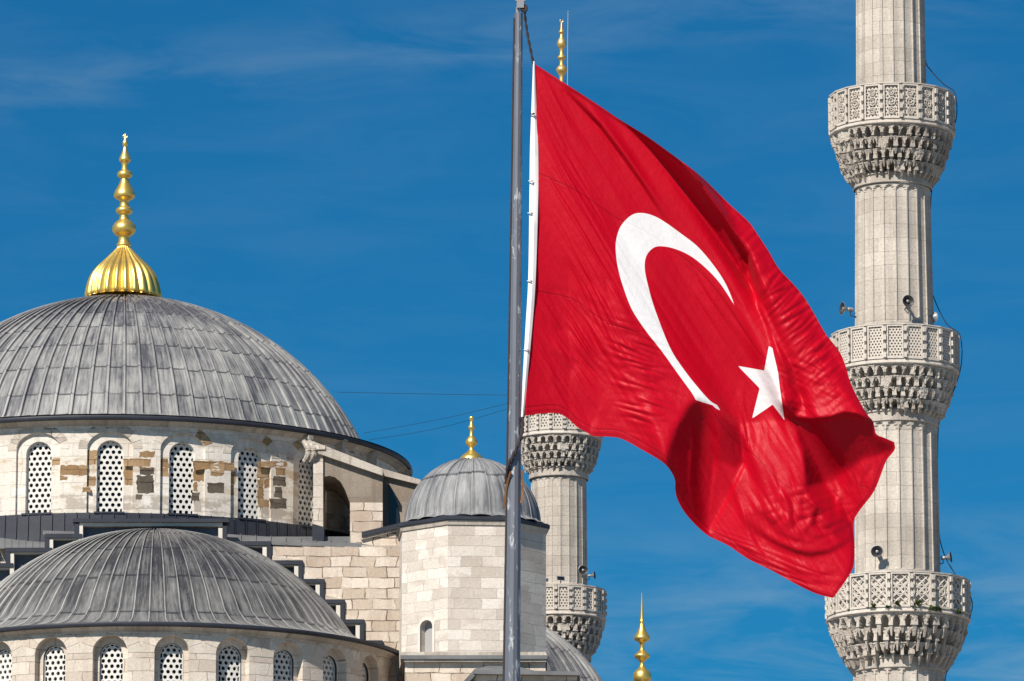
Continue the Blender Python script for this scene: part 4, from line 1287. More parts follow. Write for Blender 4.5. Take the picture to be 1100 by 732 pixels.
    cn.lathe((ax.x, ax.y), [(top['r'] * s * 0.96, zc_ - 0.4), (top['r'] * s * 1.12, zc_ - 0.15), (top['r'] * s * 1.12, zc_), (0.1, ax.z(0, top['cone'][0]))], 20)
    cn.build('cone_roof', M['leadpale'], root, smooth=False)
    if 'finial' in top:
        axf_ = Axis(top['u'], 50, Y)
        finial(axf_, densify(top['finial'], 3), 'finial', M['goldsoft'], root, n=24)
        crescent_tip(axf_, 22.5, 1.7, 'finial_crescent', M['goldsoft'], root)
    return root, ax

# the near one, on the right
mr, AR = minaret(961.0, 366, 195.0, 'tall pale stone minaret at the right with three balconies in view', [
    dict(top=88, floor=129, neck=186, R=67, r_neck=42, tiers=4, n=40, a=rad(-12.9), style='rosette', ring=10, drop=0.55),
    dict(top=347, floor=387, neck=441, R=68, r_neck=45, tiers=4, n=40, a=rad(-12.3), style='hex', ring=11, drop=0.45),
    dict(top=613, floor=654, neck=706, R=76, r_neck=49, tiers=3, n=36, a=rad(-10.6), style='strap', ring=11, drop=0.7),
], [
    dict(v=(-260, 100), r=(38.3, 34.8), d=0.06, arch=10, foot=3),
    dict(v=(196, 350), r=(42.5, 40.5), d=0.07, arch=10, foot=5),
    dict(v=(450, 616), r=(45.8, 44.4), d=0.075, arch=15, foot=5),
    dict(v=(714, 900), r=(50.5, 48.5), d=0.075, arch=13, foot=5),
], dict(r=36, cone=(-480, -260)), 51, a_off=0.0, seed=3)

fm = [(2.9, 95), (2.6, 86), (2.7, 82), (4, 79.2), (5.6, 77), (6.0, 74.6), (4.4, 72), (2.5, 70), (2.1, 66.5), (2.5, 64.6), (4.2, 63), (4.3, 61.2), (2.6, 59.4), (2.0, 56), (2.4, 52.6), (4.2, 50), (5.0, 47.2), (4.2, 44), (2.6, 41.2), (1.7, 38), (1.8, 36.4), (3.1, 35.2), (3.0, 33.8), (1.6, 32.6), (1.2, 28), (0.7, 24.4)]
mm, AM = minaret(600.3, 560, 275.0, 'grey stone minaret behind the flag and the turret, largely hidden', [
    dict(top=440, floor=463, neck=502, R=46.5, r_neck=31.5, tiers=4, n=32, a=rad(-14), style='hex', ring=9, drop=0.5),
    dict(top=627, floor=657, neck=697, R=50, r_neck=34, tiers=4, n=32, a=rad(-7), style='hex', ring=9, drop=0.5),
], [
    dict(v=(250, 446), r=(29.0, 27.5), d=0.04, arch=9, foot=4),
    dict(v=(511, 630), r=(30.6, 29.8), d=0.04, arch=8, foot=4),
    dict(v=(706, 860), r=(34.5, 33.0), d=0.04, arch=8, foot=4),
], dict(r=28, cone=(94, 250), u=603.3, finial=fm), 35, a_off=rad(3), seed=8)

# lightning rod beside the finial of the middle minaret
rod = MB()
rod.tube([P(609.6, 120, 274.2), P(609.8, 46, 274.2), P(610.2, 14, 274.2)], [0.022, 0.02, 0.018], 6)
rod.lathe((P(610.2, 13, 274.2).x, 274.2), [(0.01, P(0, 14.2, 274.2).z), (0.05, P(0, 13.2, 274.2).z), (0.01, P(0, 12.2, 274.2).z)], 8)
m_rod = m_simple('verdigris rod', (0.30, 0.42, 0.42), 0.5, 0.3, 0.4, 0.2, 3)
rod.build('lightning_rod', m_rod, mm)

# cable that runs down the outside of the near minaret
def catm(pts, k=8):
    pts = [Vector(p) for p in pts]; out = []
    for i in range(len(pts) - 1):
        p0, p1, p2, p3 = pts[max(i - 1, 0)], pts[i], pts[i + 1], pts[min(i + 2, len(pts) - 1)]
        for q in range(k):
            t = q / k
            out.append(0.5 * (2 * p1 + (p2 - p0) * t + (2 * p0 - 5 * p1 + 4 * p2 - p3) * t * t + (3 * p1 - p0 - 3 * p2 + p3) * t ** 3))
    out.append(pts[-1]); return out
def cable(pts, r, name, label, mat, group=None, k=8):
    mb = MB(); mb.tube(catm(pts, k), r, 6)
    o = mb.build(name, mat, None, loc=tuple(pts[0]))
    tag(o, label, 'cable', group); return o
cable([P(u, v, 195.0) for u, v in ((993.4, 40), (994.5, 66), (1000, 76), (1013, 90), (1025, 99), (1028, 118), (1025, 136), (1015, 160), (1006, 190), (999.8, 216), (1000, 300), (1004, 322), (1017, 348), (1031, 360), (1033, 388), (1026, 416), (1012, 446), (1007.5, 470), (1008, 560), (1013, 592), (1026, 617), (1042, 640), (1043, 660), (1026, 700), (1016, 726), (1014, 760))], 0.018, 'lightning_cable', 'thin dark cable running down the shaded side of the tall minaret', M['cable'])

# stay wires from the great dome to the middle minaret
dome_r = A
def dome_surface(u, v):                      # point on the great dome along that view ray
    return P(u, v, YD - 0.5)
wires = [((362, 421.5), (480, 423.8), (572, 425)), ((391, 465.5), (478, 449.5), (572, 427)), ((396, 473), (478, 458.5), (572, 431.5))]
wl = ['topmost of the wires between the great dome and the minaret', 'middle wire rising from the dome eave to the minaret behind the pole', 'lowest wire rising from the dome eave to the minaret behind the pole']
for (a_, b_, c_), lb in zip(wires, wl):
    cable([P(*a_, YD), P(*b_, YD + 6), P(*c_, 273.8)], 0.009, 'stay_wire', lb, M['cable'], 'wires strung from the great dome')

# ------------------------------------------------------------------ loudspeakers
def horn(loc, dirv, size, label, group='horn loudspeakers on the minarets'):
    root = thing('horn_loudspeaker', label, 'loudspeaker', loc, group)
    d = Vector(dirv).normalized()
    a = d.cross(Vector((0, 0, 1))).normalized(); b = a.cross(d)
    def rings(prof, mb, m=0, n=24):
        rows = []
        for r, t in prof:
            rows.append([Vector(loc) + d * t * size + (a * math.cos(2 * PI * j / n) + b * math.sin(2 * PI * j / n)) * r * size for j in range(n)])
        mb.grid(rows, m, close=True)
    bell = MB()
    rings([(0.01, -1.75), (0.30, -1.72), (0.34, -1.6), (0.34, -1.0), (0.24, -0.94), (0.20, -0.85), (0.30, -0.6), (0.5, -0.35), (0.78, -0.1), (1.0, 0.03), (1.05, 0.06), (1.0, 0.08)], bell)
    rings([(1.0, 0.08), (0.93, 0.05), (0.72, -0.10), (0.45, -0.36), (0.25, -0.62), (0.02, -0.66)], bell, 1)
    bell.build('bell', [M['horn'], M['hornin']], root, angle=40)
    pl2 = MB()
    rings([(0.0, -0.5), (0.14, -0.45), (0.24, -0.18), (0.26, -0.08), (0.2, -0.02), (0.01, 0.0)], pl2)
    pl2.build('phase_plug', M['horn'], root, angle=50)
    bk = MB()
    bk.tube([Vector(loc) - d * size * 1.3, Vector(loc) - d * size * 1.35 - Vector((0, 0, 1)) * size * 0.95, Vector(loc) - d * size * 2.6 - Vector((0, 0, 1)) * size * 1.0], 0.10 * size, 6)
    bk.build('bracket', M['hornin'], root)
    return root
def on_minaret(ax, u, v, Roff): # Roff px beyond the shaft
    ph, z = ax.hit(u, v, Roff * ax.s)
    return ax.pt(Roff * ax.s, ph, z)
s_ = AR.s
horn(P(905.0, 331.5, 194.8), (-0.93, -0.35, 0.06), 7.0 * s_, 'grey horn loudspeaker pointing left above the middle balcony of the tall minaret')
horn(P(975.5, 323.5, 195.0 - 53 * s_), (0.22, -0.97, 0.0), 6.3 * s_, 'white rimmed horn loudspeaker facing out above the middle balcony of the tall minaret')
horn(P(1003.5, 341, 195.2 - 18 * s_), (0.80, 0.55, 0.05), 5.6 * s_, 'grey horn loudspeaker turned away beside the shaded edge of the tall minaret')
horn(P(942.0, 592.5, 195.0 - 52 * s_), (-0.20, -0.97, 0.0), 6.2 * s_, 'white rimmed horn loudspeaker facing out above the lowest balcony of the tall minaret')
horn(P(1021.0, 598.5, 194.7), (0.96, -0.25, 0.10), 6.0 * s_, 'grey horn loudspeaker pointing right above the lowest balcony of the tall minaret')
sm = AM.s
horn(P(626.5, 612.5, 275 - 27 * sm), (0.10, -0.98, 0.05), 5.2 * sm, 'dark horn loudspeaker facing out on the minaret behind the turret')
horn(P(638.5, 618, 275 - 17 * sm), (0.95, -0.25, 0.08), 4.2 * sm, 'pale horn loudspeaker pointing right on the minaret behind the turret')

def flood(u, v, label, rot):
    loc = P(u, v, 275 - 47 * sm)
    root = thing('floodlight', label, 'floodlight', loc, 'floodlights on the balcony')
    w, h, d = 4.6 * sm, 2.6 * sm, 2.0 * sm
    c, s2 = math.cos(rot), math.sin(rot)
    def tr(x, y, z): return (loc[0] + x * c - y * s2, loc[1] + x * s2 + y * c, loc[2] + z)
    bd = MB()
    bd.hexa([tr(-w, -d, -h), tr(w, -d, -h), tr(w * 0.6, d, -h * 0.6), tr(-w * 0.6, d, -h * 0.6), tr(-w, -d * 0.1, h), tr(w, -d * 0.1, h), tr(w * 0.6, d, h * 0.6), tr(-w * 0.6, d, h * 0.6)])
    bd.build('housing', M['horn'], root, smooth=False)
    gl = MB()
    gl.face([tr(-w * 0.85, -d * 0.93, -h * 0.8), tr(w * 0.85, -d * 0.93, -h * 0.8), tr(w * 0.85, -d * 0.30, h * 0.7), tr(-w * 0.85, -d * 0.30, h * 0.7)])
    gl.build('lens', M['pane'], root, smooth=False)
    sp_ = MB(); sp_.tube([tr(0, 0, -h * 0.5), tr(0, 0, -h * 2.6)], 0.5 * sm, 6); sp_.build('bracket', M['hornin'], root)
flood(586, 623.5, 'dark floodlight on the balcony behind the turret, next to its corner', rad(-25))
flood(602, 621.5, 'pale floodlight on the balcony behind the turret, below the shaft', rad(20))

# weeds growing from the lowest balcony
wd = random.Random(4)
spots = [(937.5, 652.5, 4, 'small weed on the lowest balcony ledge below the front horn'), (952.5, 653, 3, 'tiny weed on the balcony ledge, second from the flag'), (963.5, 650, 4.5, 'upright weed on the middle of the lowest balcony ledge'), (985.5, 651, 7.5, 'largest green weed tuft on the lowest balcony ledge'), (1001, 655.5, 5, 'bushy dark weed right of the largest tuft'), (1008.5, 656, 5, 'spreading weed close beside the bushy dark one'), (1031, 659, 4.5, 'weed at the shaded right end of the balcony ledge')]
for u, v, sz, lb in spots:
    ph, z = AR.hit(u, v, 77.5 * AR.s)
    c = AR.pt(76.5 * AR.s, ph, z)
    mb = MB()
    for i in range(46):
        a_ = wd.uniform(0, 2 * PI); el = wd.uniform(-0.5, 1.4)
        d = Vector((math.cos(a_) * math.cos(el), math.sin(a_) * math.cos(el) - 0.15, math.sin(el)))
        L_ = 1.45 * sz * AR.s * wd.uniform(0.35, 0.9)
        t = d.cross(Vector((0.3, 0.2, 1))).normalized() * 0.022
        e_ = c + d * L_
        mb.face([c + d * L_ * 0.2, c + d * L_ * 0.65 + t * 1.6, e_, c + d * L_ * 0.65 - t * 1.6])
    o = mb.build('weed_tuft', M['leaf'], None, smooth=False, loc=tuple(c))
    tag(o, lb, 'weed', 'weeds on the minaret balcony')

# ================================================================== FLAGPOLE
YP = 100.0
pole_pts = [(557.0, 14.5, 4.6), (555.6, 120, 5.2), (552.7, 440, 7.4), (549.6, 732, 9.2), (548.4, 860, 10.0)]
pole = MB()
pa = P(*pole_pts[0][:2], YP); pb = P(*pole_pts[3][:2], YP)
dirp = (pb - pa).normalized()
foot = pa + dirp * (pa.z / -dirp.z)
spx = depth_at(366, YP) / FPX
root = thing('flagpole', 'tall tapering grey steel flagpole with flaking white paint', 'flagpole', (foot.x, foot.y, 0))
rows = []
NS = 12
for t in [0, 0.15, 0.3, 0.45, 0.6, 0.8, 1.0]:
    p = pa.lerp(foot, t)
    # width grows linearly downward as measured
    zt0, zt1 = pa.z, pb.z
    r = (4.6 + (9.2 - 4.6) * (zt0 - p.z) / (zt0 - zt1)) * spx
    rows.append([(p.x + r * math.sin(2 * PI * (j + 0.25) / NS), p.y - r * math.cos(2 * PI * (j + 0.25) / NS), p.z) for j in range(NS)])
pole.grid(rows, 0, close=True)
pole.v.append(tuple(pa)); ci = len(pole.v) - 1
for j in range(NS): pole.f.append((ci, j, (j + 1) % NS)); pole.m.append(0)
pole.build('pole', M['pole'], root, smooth=False)
# thin dark tube added down the pole, standing in for the halyard's shadow
tr_ = MB()
r_at = lambda v: (4.6 + (9.2 - 4.6) * (v - 14.5) / 717.5)
u_at = lambda v: 557.0 + (549.6 - 557.0) * (v - 14.5) / 717.5
tr_.tube([P(u_at(v) - r_at(v) * 0.92, v, YP - r_at(v) * 0.45 * spx) for v in range(20, 1000, 40)], 0.022, 6)
tr_.build('halyard_shadow_line', M['rope'], root)
tk = MB()                                                    # truck with its pulley
c = P(559, 5.5, YP)
tk.box((c.x - 4.0 * spx, YP - 0.07, P(0, 9.5, YP).z), (c.x + 3.8 * spx, YP + 0.07, P(0, 1.5, YP).z))
tk.box((c.x - 5.5 * spx, YP - 0.06, P(0, 2.0, YP).z), (c.x + 5.5 * spx, YP + 0.06, P(0, -3.5, YP).z))
tk.tube([P(556, 15, YP), P(556, 8, YP)], 0.03, 8)
tk.build('truck', M['horn'], root, smooth=False)
pu = MB()
cc = P(563, 9, YP)
pu.tube([cc + Vector((0, -0.05, 0)), cc + Vector((0, 0.05, 0))], 4.2 * spx, 16)
pu.build('pulley', M['rope'], root)

def rope(pts, r, name, label, mat, twist=True):
    mb = MB()
    cps = catm(pts, 14)
    if twist:
        for ph in (0, PI):
            q = []
            L_ = 0.0
            for i, p in enumerate(cps):
                if i: L_ += (p - cps[i - 1]).length
                q.append(p + Vector((math.cos(L_ * 22 + ph), math.sin(L_ * 22 + ph), 0)) * r * 0.6)
            mb.tube(q, r * 0.75, 6)
    else: mb.tube(cps, r, 6)
    return tag(mb.build(name, mat, None, loc=tuple(pts[0])), label, 'rope')
rope([P(563.5, 12, YP - 0.08), P(564.6, 24, YP), P(568, 45, YP), P(571.2, 60, YP), P(573, 70, YP)], 0.020, 'halyard', 'black and white halyard from the pulley down to the top corner of the flag', M['rope'])
rope([P(561.3, 447, YP), P(561, 460, YP - 0.06), P(559.4, 470, YP - 0.13), P(554, 484, YP - 0.17), P(547.5, 497, YP - 0.17), P(544.6, 507, YP - 0.10), P(543.6, 520, YP - 0.02)], 0.028, 'lower_halyard', 'dark twisted rope wound down round the flagpole below the flag', M['rope'])
stp_ = MB()
def ribbon(pts, w, th):
    cp_ = catm(pts, 8); rws = []
    for i, p in enumerate(cp_):
        rws.append([p + Vector((-w * 0.5, -th, 0)), p + Vector((w * 0.5, -th, 0)), p + Vector((w * 0.5, th, 0)), p + Vector((-w * 0.5, th, 0))])
    stp_.grid(rws, 0, close=True)
ribbon([P(548.5, 507, YP - 0.16), P(545.0, 519, YP - 0.10), P(542.8, 532, YP - 0.06), P(541.2, 546, YP - 0.03)], 0.035, 0.02)
ribbon([P(560.3, 506, YP - 0.06), P(561.4, 516, YP - 0.04), P(561.2, 530, YP - 0.03), P(559.6, 541, YP - 0.05)], 0.035, 0.02)
tag(stp_.build('strap', M['leather'], None, loc=tuple(P(545, 519, YP))), 'brown leather strap hanging on both sides of the flagpole', 'strap')

# ================================================================== FLAG
# brightness wanted on the cloth -> a relief that the sun shades that way (all in photograph pixels)
U0, V0, NU, NV = 480, 0, 560, 720
vv_, uu_ = np.mgrid[0:NV, 0:NU].astype(float)
uu_ += U0; vv_ += V0

def gblur(a, s):
    fy = np.fft.fftfreq(a.shape[0])[:, None]; fx = np.fft.rfftfreq(a.shape[1])[None, :]
    return np.fft.irfft2(np.fft.rfft2(a) * np.exp(-2 * (PI * s) ** 2 * (fx * fx + fy * fy)), a.shape)

def polymask(pts, soft=1.5):
    m = np.zeros((NV, NU), bool)
    n = len(pts)
    for i in range(n):
        x0, y0 = pts[i]; x1, y1 = pts[(i + 1) % n]
        if y0 == y1: continue
        cond = (vv_ >= min(y0, y1)) & (vv_ < max(y0, y1))
        xi = x0 + (vv_ - y0) / (y1 - y0) * (x1 - x0)
        m ^= cond & (uu_ < xi)
    return np.clip(gblur(m.astype(float), soft), 0, 1)

def polyline_d(pts):
    """distance to a polyline, signed side, and position along it 0..1"""
    best = np.full((NV, NU), 1e9); side = np.zeros((NV, NU)); tt = np.zeros((NV, NU))
    L = [math.hypot(pts[i + 1][0] - pts[i][0], pts[i + 1][1] - pts[i][1]) for i in range(len(pts) - 1)]
    tot = sum(L); acc = 0
    for i in range(len(pts) - 1):
        (x0, y0), (x1, y1) = pts[i], pts[i + 1]
        dx, dy = x1 - x0, y1 - y0
        t = np.clip(((uu_ - x0) * dx + (vv_ - y0) * dy) / (L[i] ** 2), 0, 1)
        ex, ey = uu_ - (x0 + t * dx), vv_ - (y0 + t * dy)
        d = np.hypot(ex, ey)
        k = d < best
        best = np.where(k, d, best); side = np.where(k, np.sign(dx * ey - dy * ex), side); tt = np.where(k, (acc + t * L[i]) / tot, tt)
        acc += L[i]
    return best, side, tt

def stroke(pts, w, fade=0.15):
    d, _, t = polyline_d(pts)
    f = np.clip(np.minimum(t, 1 - t) / max(fade, 1e-3), 0, 1)
    return np.exp(-(d / w) ** 2) * (0.15 + 0.85 * f)

def aniso(theta, along, across, seed):
    """noise drawn out along direction theta (image, y down)"""
    r = np.random.default_rng(seed).standard_normal((NV, NU))
    fy = np.fft.fftfreq(NV)[:, None]; fx = np.fft.rfftfreq(NU)[None, :]
    fa = fx * math.cos(theta) + fy * math.sin(theta); fc = -fx * math.sin(theta) + fy * math.cos(theta)
    f = np.exp(-2 * PI ** 2 * ((along * fa) ** 2 + (across * fc) ** 2)) * (1 - np.exp(-2 * PI ** 2 * (across * 3.0) ** 2 * (fx ** 2 + fy ** 2)))
    a = np.fft.irfft2(np.fft.rfft2(r) * f, (NV, NU))
    return a / a.std()

def spot(u, v, ru, rv, rot=0.0):
    c, s2 = math.cos(rot), math.sin(rot)
    x = (uu_ - u) * c + (vv_ - v) * s2; y = -(uu_ - u) * s2 + (vv_ - v) * c
    return np.exp(-((x / ru) ** 2 + (y / rv) ** 2))

# sun in camera axes: right, up, towards the camera
Fv, Uv = Vector((0, CT, ST)), Vector((0, -ST, CT))
l1, l2, l3 = LSUN.x, LSUN.dot(Uv), -LSUN.dot(Fv)
lxy = math.hypot(l1, l2)

T = np.full((NV, NU), l3 - 0.03)
def paint(mask, val):
    global T
    T = T * (1 - mask) + val * mask
# broad tones
paint(polymask([(560, 330), (640, 300), (700, 380), (730, 430), (728, 500), (640, 480), (560, 460)], 12) * 0.7, 0.50)
paint(polymask([(760, 195), (815, 245), (870, 320), (915, 410), (938, 455), (900, 455), (845, 440), (838, 390), (812, 330), (790, 255)], 3), 0.62)
paint(polymask([(664, 300), (690, 340), (735, 410), (722, 425), (690, 390), (668, 345)], 7) * 0.6, 0.28)
paint(stroke([(640, 130), (668, 168), (690, 205), (706, 235), (730, 280)], 14) * 0.5, 0.33)
paint(polymask([(700, 275), (722, 270), (758, 300), (786, 335), (800, 380), (790, 420), (765, 420), (735, 380), (712, 330)], 8) * 0.8, l3 - 0.10)
paint(polymask([(706, 215), (720, 200), (745, 225), (775, 275), (795, 320), (790, 322), (770, 282), (735, 246)], 5) * 0.6, l3 - 0.10)
# crease from the top edge to the crescent
paint(stroke([(606, 98), (622, 114), (644, 137), (672, 174), (690, 200), (703, 220), (716, 240)], 3.2, 0.25) * 0.95, -0.05)
paint(stroke([(640, 120), (668, 152), (690, 185), (712, 222)], 7, 0.3) * 0.5, 0.60)
for ln, w_, v_ in (([(582, 92), (612, 140), (645, 200), (672, 262)], 5, 0.10), ([(590, 92), (622, 140), (656, 200), (684, 250)], 5, -0.05), ([(592, 170), (622, 225), (656, 290), (684, 345)], 4, 0.10), ([(600, 168), (632, 226), (664, 286)], 4, -0.05),
                   ([(715, 285), (745, 335), (775, 390), (790, 430)], 6, 0.08), ([(735, 285), (765, 335), (792, 385)], 5, -0.05), ([(745, 215), (775, 265), (800, 318), (815, 372)], 3.5, 0.10)):
    paint(stroke(ln, w_, 0.4) * 0.75, l3 - 0.03 - v_)
# shaded fold under the top edge
D1 = polymask([(664, 124), (685, 138), (703, 152), (731, 177), (754, 201), (779, 236), (803, 275), (811, 318), (806, 309), (782, 270), (764, 245), (735, 203), (702, 165), (680, 142)], 1.4)
paint(D1, -0.08)
paint(stroke([(812, 318), (822, 345), (836, 385)], 4, 0.2) * 0.7, 0.2)
# the star's right edge tucks under a small round fold
paint(polymask([(832, 374), (842, 388), (853, 404), (862, 420), (860, 436), (851, 446), (843, 440), (838, 415)], 2.5) * 0.9, 0.16)
paint(polymask([(838, 434), (848, 428), (858, 440), (852, 452), (842, 450)], 2), -0.2)
# hollow on the fly side
D2 = polymask([(843, 441), (856, 450), (872, 451.5), (892, 450), (908, 444.5), (922, 446), (937, 452), (940, 467), (958, 476), (960, 483), (943, 489), (928, 494), (908, 508), (894, 517), (867, 523), (864, 483), (857, 468), (850, 455)], 1.5)
paint(D2, -0.03)
paint(polymask([(905, 447), (937, 455), (939, 466), (912, 459), (890, 452)], 1.5) * 0.5, -0.05)
# hollow under the crescent
D3 = polymask([(746, 431), (766, 437.5), (783, 452), (797, 473), (799.5, 497), (791, 505), (770, 494), (768, 528), (760, 571), (742, 562), (722, 530), (715, 500), (719, 484), (727, 462)], 2.2)
paint(D3 * 0.85, 0.12)
paint(polymask([(746, 433), (760, 437), (756, 470), (752, 520), (758, 566), (742, 562), (722, 530), (715, 500), (719, 484), (727, 462)], 4) * polymask([(600, 425), (772, 425), (770, 500), (768, 528), (760, 571), (700, 590)], 2), -0.16)
paint(polymask([(770, 440), (785, 455), (797, 474), (799, 496), (790, 503), (778, 480)], 4) * 0.7, 0.02)
paint(polymask([(770, 495), (791, 506), (799, 499), (783, 535), (761, 575), (767, 530)], 1.5), 0.42)
# bright cloth below the star
paint(polymask([(800, 460), (825, 445), (845, 455), (857, 470), (863, 485), (865, 522), (850, 560), (815, 545), (790, 570), (763, 577), (785, 540), (802, 495)], 3), 0.66)
# bottom sweep and its folds
paint(polymask([(762, 577), (800, 560), (840, 585), (870, 597), (905, 585), (916, 575), (917, 605), (895, 640), (830, 612)], 4), 0.60)
paint(stroke([(798, 556), (808, 564), (819, 574), (836, 584), (855, 592), (872, 595.5), (890, 592), (905, 584), (916, 574)], 3.4, 0.3) * 0.8, 0.05)
paint(stroke([(815, 560), (832, 577), (850, 585), (868, 587), (884, 583)], 3.0, 0.2) * 0.7, 0.66)
for ln, v_ in (([(800, 548), (806, 568), (814, 580)], 0.2), ([(838, 530), (850, 548), (846, 560)], 0.15), ([(862, 533), (876, 545), (872, 562), (864, 570)], 0.1), ([(812, 545), (822, 556), (838, 566), (846, 572)], 0.15), ([(880, 560), (895, 574), (908, 572)], 0.2), ([(893, 522), (905, 545), (912, 562)], 0.22), ([(918, 500), (925, 512), (923, 528)], 0.22),
               ([(830, 602), (855, 614), (880, 618), (905, 612)], 0.25), ([(846, 618), (870, 626), (896, 626)], 0.28), ([(830, 596), (850, 605), (870, 608)], 0.66), ([(780, 575), (800, 590), (830, 607), (860, 622)], 0.3),
               ([(593, 395), (597, 412), (607, 425)], 0.2), ([(612, 362), (632, 386), (650, 400)], 0.25), ([(640, 330), (665, 352), (690, 362)], 0.15), ([(655, 365), (678, 376), (690, 374)], 0.12), ([(660, 390), (684, 398), (706, 392)], 0.2), ([(690, 400), (700, 410), (716, 405)], 0.2), ([(672, 440), (690, 452), (714, 452), (724, 448)], 0.2),
               ([(560, 372), (600, 381), (640, 395), (700, 412)], 0.36), ([(574, 305), (610, 312), (650, 330), (676, 345)], 0.34), ([(638, 452), (634, 466)], 0.7), ([(650, 425), (642, 445), (638, 466)], 0.65), ([(655, 430), (668, 448), (690, 460)], 0.3)):
    paint(stroke(ln, 2.3, 0.3) * 0.75, v_)
for u, v, ru, rv, ro, val, am in ((628, 432, 20, 10, 0.6, 0.33, 0.8), (612, 350, 9, 20, -0.3, 0.58, 0.6), (590, 418, 12, 9, 0.5, 0.6, 0.5), (668, 430, 12, 22, -0.5, 0.6, 0.5), (905, 515, 16, 9, -0.6, 0.62, 0.7), (925, 508, 8, 18, 0.5, 0.58, 0.7), (843, 552, 8, 12, 0.4, 0.62, 0.6), (862, 556, 9, 7, 0.3, 0.3, 0.7), (898, 566, 14, 7, 0.4, 0.25, 0.7), (870, 425, 16, 8, 0.3, 0.68, 0.5)):
    paint(spot(u, v, ru, rv, ro) * am, val)

# relief: slope along the sun's direction gives the tone; solved in a few steps so that the true shading meets the tones wanted
inside_flag = polymask([(573, 68), (663, 127), (720, 165), (769, 205), (825, 270), (886, 358), (938, 453), (962, 476), (936, 532), (918, 586), (895, 643), (803, 601), (759, 575), (726, 527), (714, 498), (638, 469), (609, 449), (562, 447)], 5)
ex, ey = l1 / lxy, -l2 / lxy                    # towards the sun, image axes (y down)
PADV, PADU = 1024, 840
fy = np.fft.fftfreq(PADV)[:, None] * 2 * PI; fx = np.fft.rfftfreq(PADU)[None, :] * 2 * PI
De = 1j * (fx * ex + fy * ey)
k2 = fx * fx + fy * fy
FILT = np.conj(De) / (np.abs(De) ** 2 + 0.030 * k2 + 6.0e-5) * np.exp(-0.5 * k2 * 0.9 ** 2)
def shade(hh):
    hy, hx = np.gradient(hh)
    return (l3 - hx * l1 + hy * l2) / np.sqrt(1 + hx * hx + hy * hy)
T = gblur(T, 0.8)
h = np.zeros((NV, NU))
for it in range(6):
    res = np.clip((shade(h) - T) / lxy, -0.6, 0.6) * inside_flag
    G = np.zeros((PADV, PADU)); G[:NV, :NU] = res
    h = h + 0.8 * np.fft.irfft2(FILT * np.fft.rfft2(G), (PADV, PADU))[:NV, :NU]

# raised fold along the top edge: a step that hangs over the shaded band
fold = [(600, 88), (640, 108), (664, 124), (685, 138), (703, 152), (731, 177), (754, 201), (779, 236), (803, 275), (813, 320), (828, 360), (843, 405), (852, 445)]
d_, sd_, t_ = polyline_d(fold)
sgn = np.where(sd_ < 0, 1.0, -1.0)
ddd = d_ * sgn                                   # positive on the upper right side
amp = 26 * np.clip(t_ / 0.35, 0, 1) * np.clip((1.0 - t_) / 0.3, 0, 1)
h = h + amp * (1 / (1 + np.exp(-np.clip(ddd / 1.6, -40, 40)))) * np.exp(-np.clip(ddd, 0, None) / 55.0)

def lip(pts, amp, decay, side, sharp=1.3, fade=0.8):
    """raise the cloth on one side of a line: a fold that stands in front of what lies beyond it"""
    d, sg, t = polyline_d(pts)
    x = d * np.where(sg * side > 0, 1.0, -1.0)
    f = np.sin(PI * t) ** fade
    return amp * f / (1 + np.exp(-np.clip(x / sharp, -40, 40))) * np.exp(-np.clip(x, 0, None) / decay)
h += lip([(834, 428), (845, 442), (857, 450), (872, 451.5), (892, 449.5), (908, 444.5), (922, 446), (942, 456)], 8, 22, -1, 1.0, 0.6)
h += lip([(848, 446), (857, 464), (864, 483), (866, 505), (866, 532)], 5, 22, 1, 1.2)
h += lip([(784, 440), (770, 436), (752, 430), (740, 440), (728, 462), (719, 486), (716, 505)], 4, 26, 1, 2.5)
h += lip([(798, 455), (800.5, 498), (782, 537), (759, 579)], 5, 26, -1, 1.0, 0.6)
h += lip([(797, 556), (808, 565), (819, 575), (836, 585), (855, 592.5), (872, 596), (890, 592.5), (905, 585), (918, 574)], 2.6, 14, -1, 1.4)
h += lip([(822, 556), (836, 571), (852, 579), (868, 582), (884, 577)], 2.4, 10, -1, 1.2)
h += lip([(826, 366), (833, 384), (840, 412), (845, 452)], 3.5, 12, -1, 1.0)
h += lip([(664, 318), (680, 345), (700, 374), (722, 404), (746, 436)], 2.5, 20, 1, 3.0)
h += lip([(762, 440), (771, 468), (768, 505), (760, 566)], 2.6, 9, -1, 1.0)
h += lip([(738, 446), (742, 480), (740, 520), (746, 556)], 2.2, 8, -1, 1.0)
h += lip([(905, 520), (898, 540), (902, 558), (914, 566)], 3, 12, -1, 1.2)
h += lip([(862, 530), (878, 545), (874, 562), (862, 572)], 3, 10, 1, 1.2)
h += lip([(838, 526), (852, 548), (846, 566)], 2.5, 10, 1, 1.2)
# fine creases: sharp folds between small flat facets, and hair lines
def crumple(th, along, across, seed):
    a = aniso(th, along, across, seed)
    return np.abs(a) - 0.8
h -= 4.6 * np.clip(stroke([(606, 98), (622, 114), (644, 137), (672, 174), (690, 200), (703, 220), (716, 240)], 2.6, 0.3), 0, 1)
h += 0.55 * aniso(rad(60), 18, 0.9, 1) * np.clip(spot(612, 205, 26, 46, -0.5) + spot(632, 290, 34, 50, -0.5), 0, 1)
h += 0.30 * aniso(rad(64), 26, 1.0, 2) * spot(596, 115, 22, 50, -0.2)
h += 1.9 * crumple(rad(58), 18, 2.7, 3) * np.clip(spot(612, 375, 48, 56, -0.2) + spot(640, 320, 28, 34, 0), 0, 1)
h += 1.6 * crumple(rad(18), 12, 2.5, 4) * np.clip(spot(686, 395, 24, 44, -0.4) + 0.6 * spot(690, 440, 30, 20, 0.2), 0, 1)
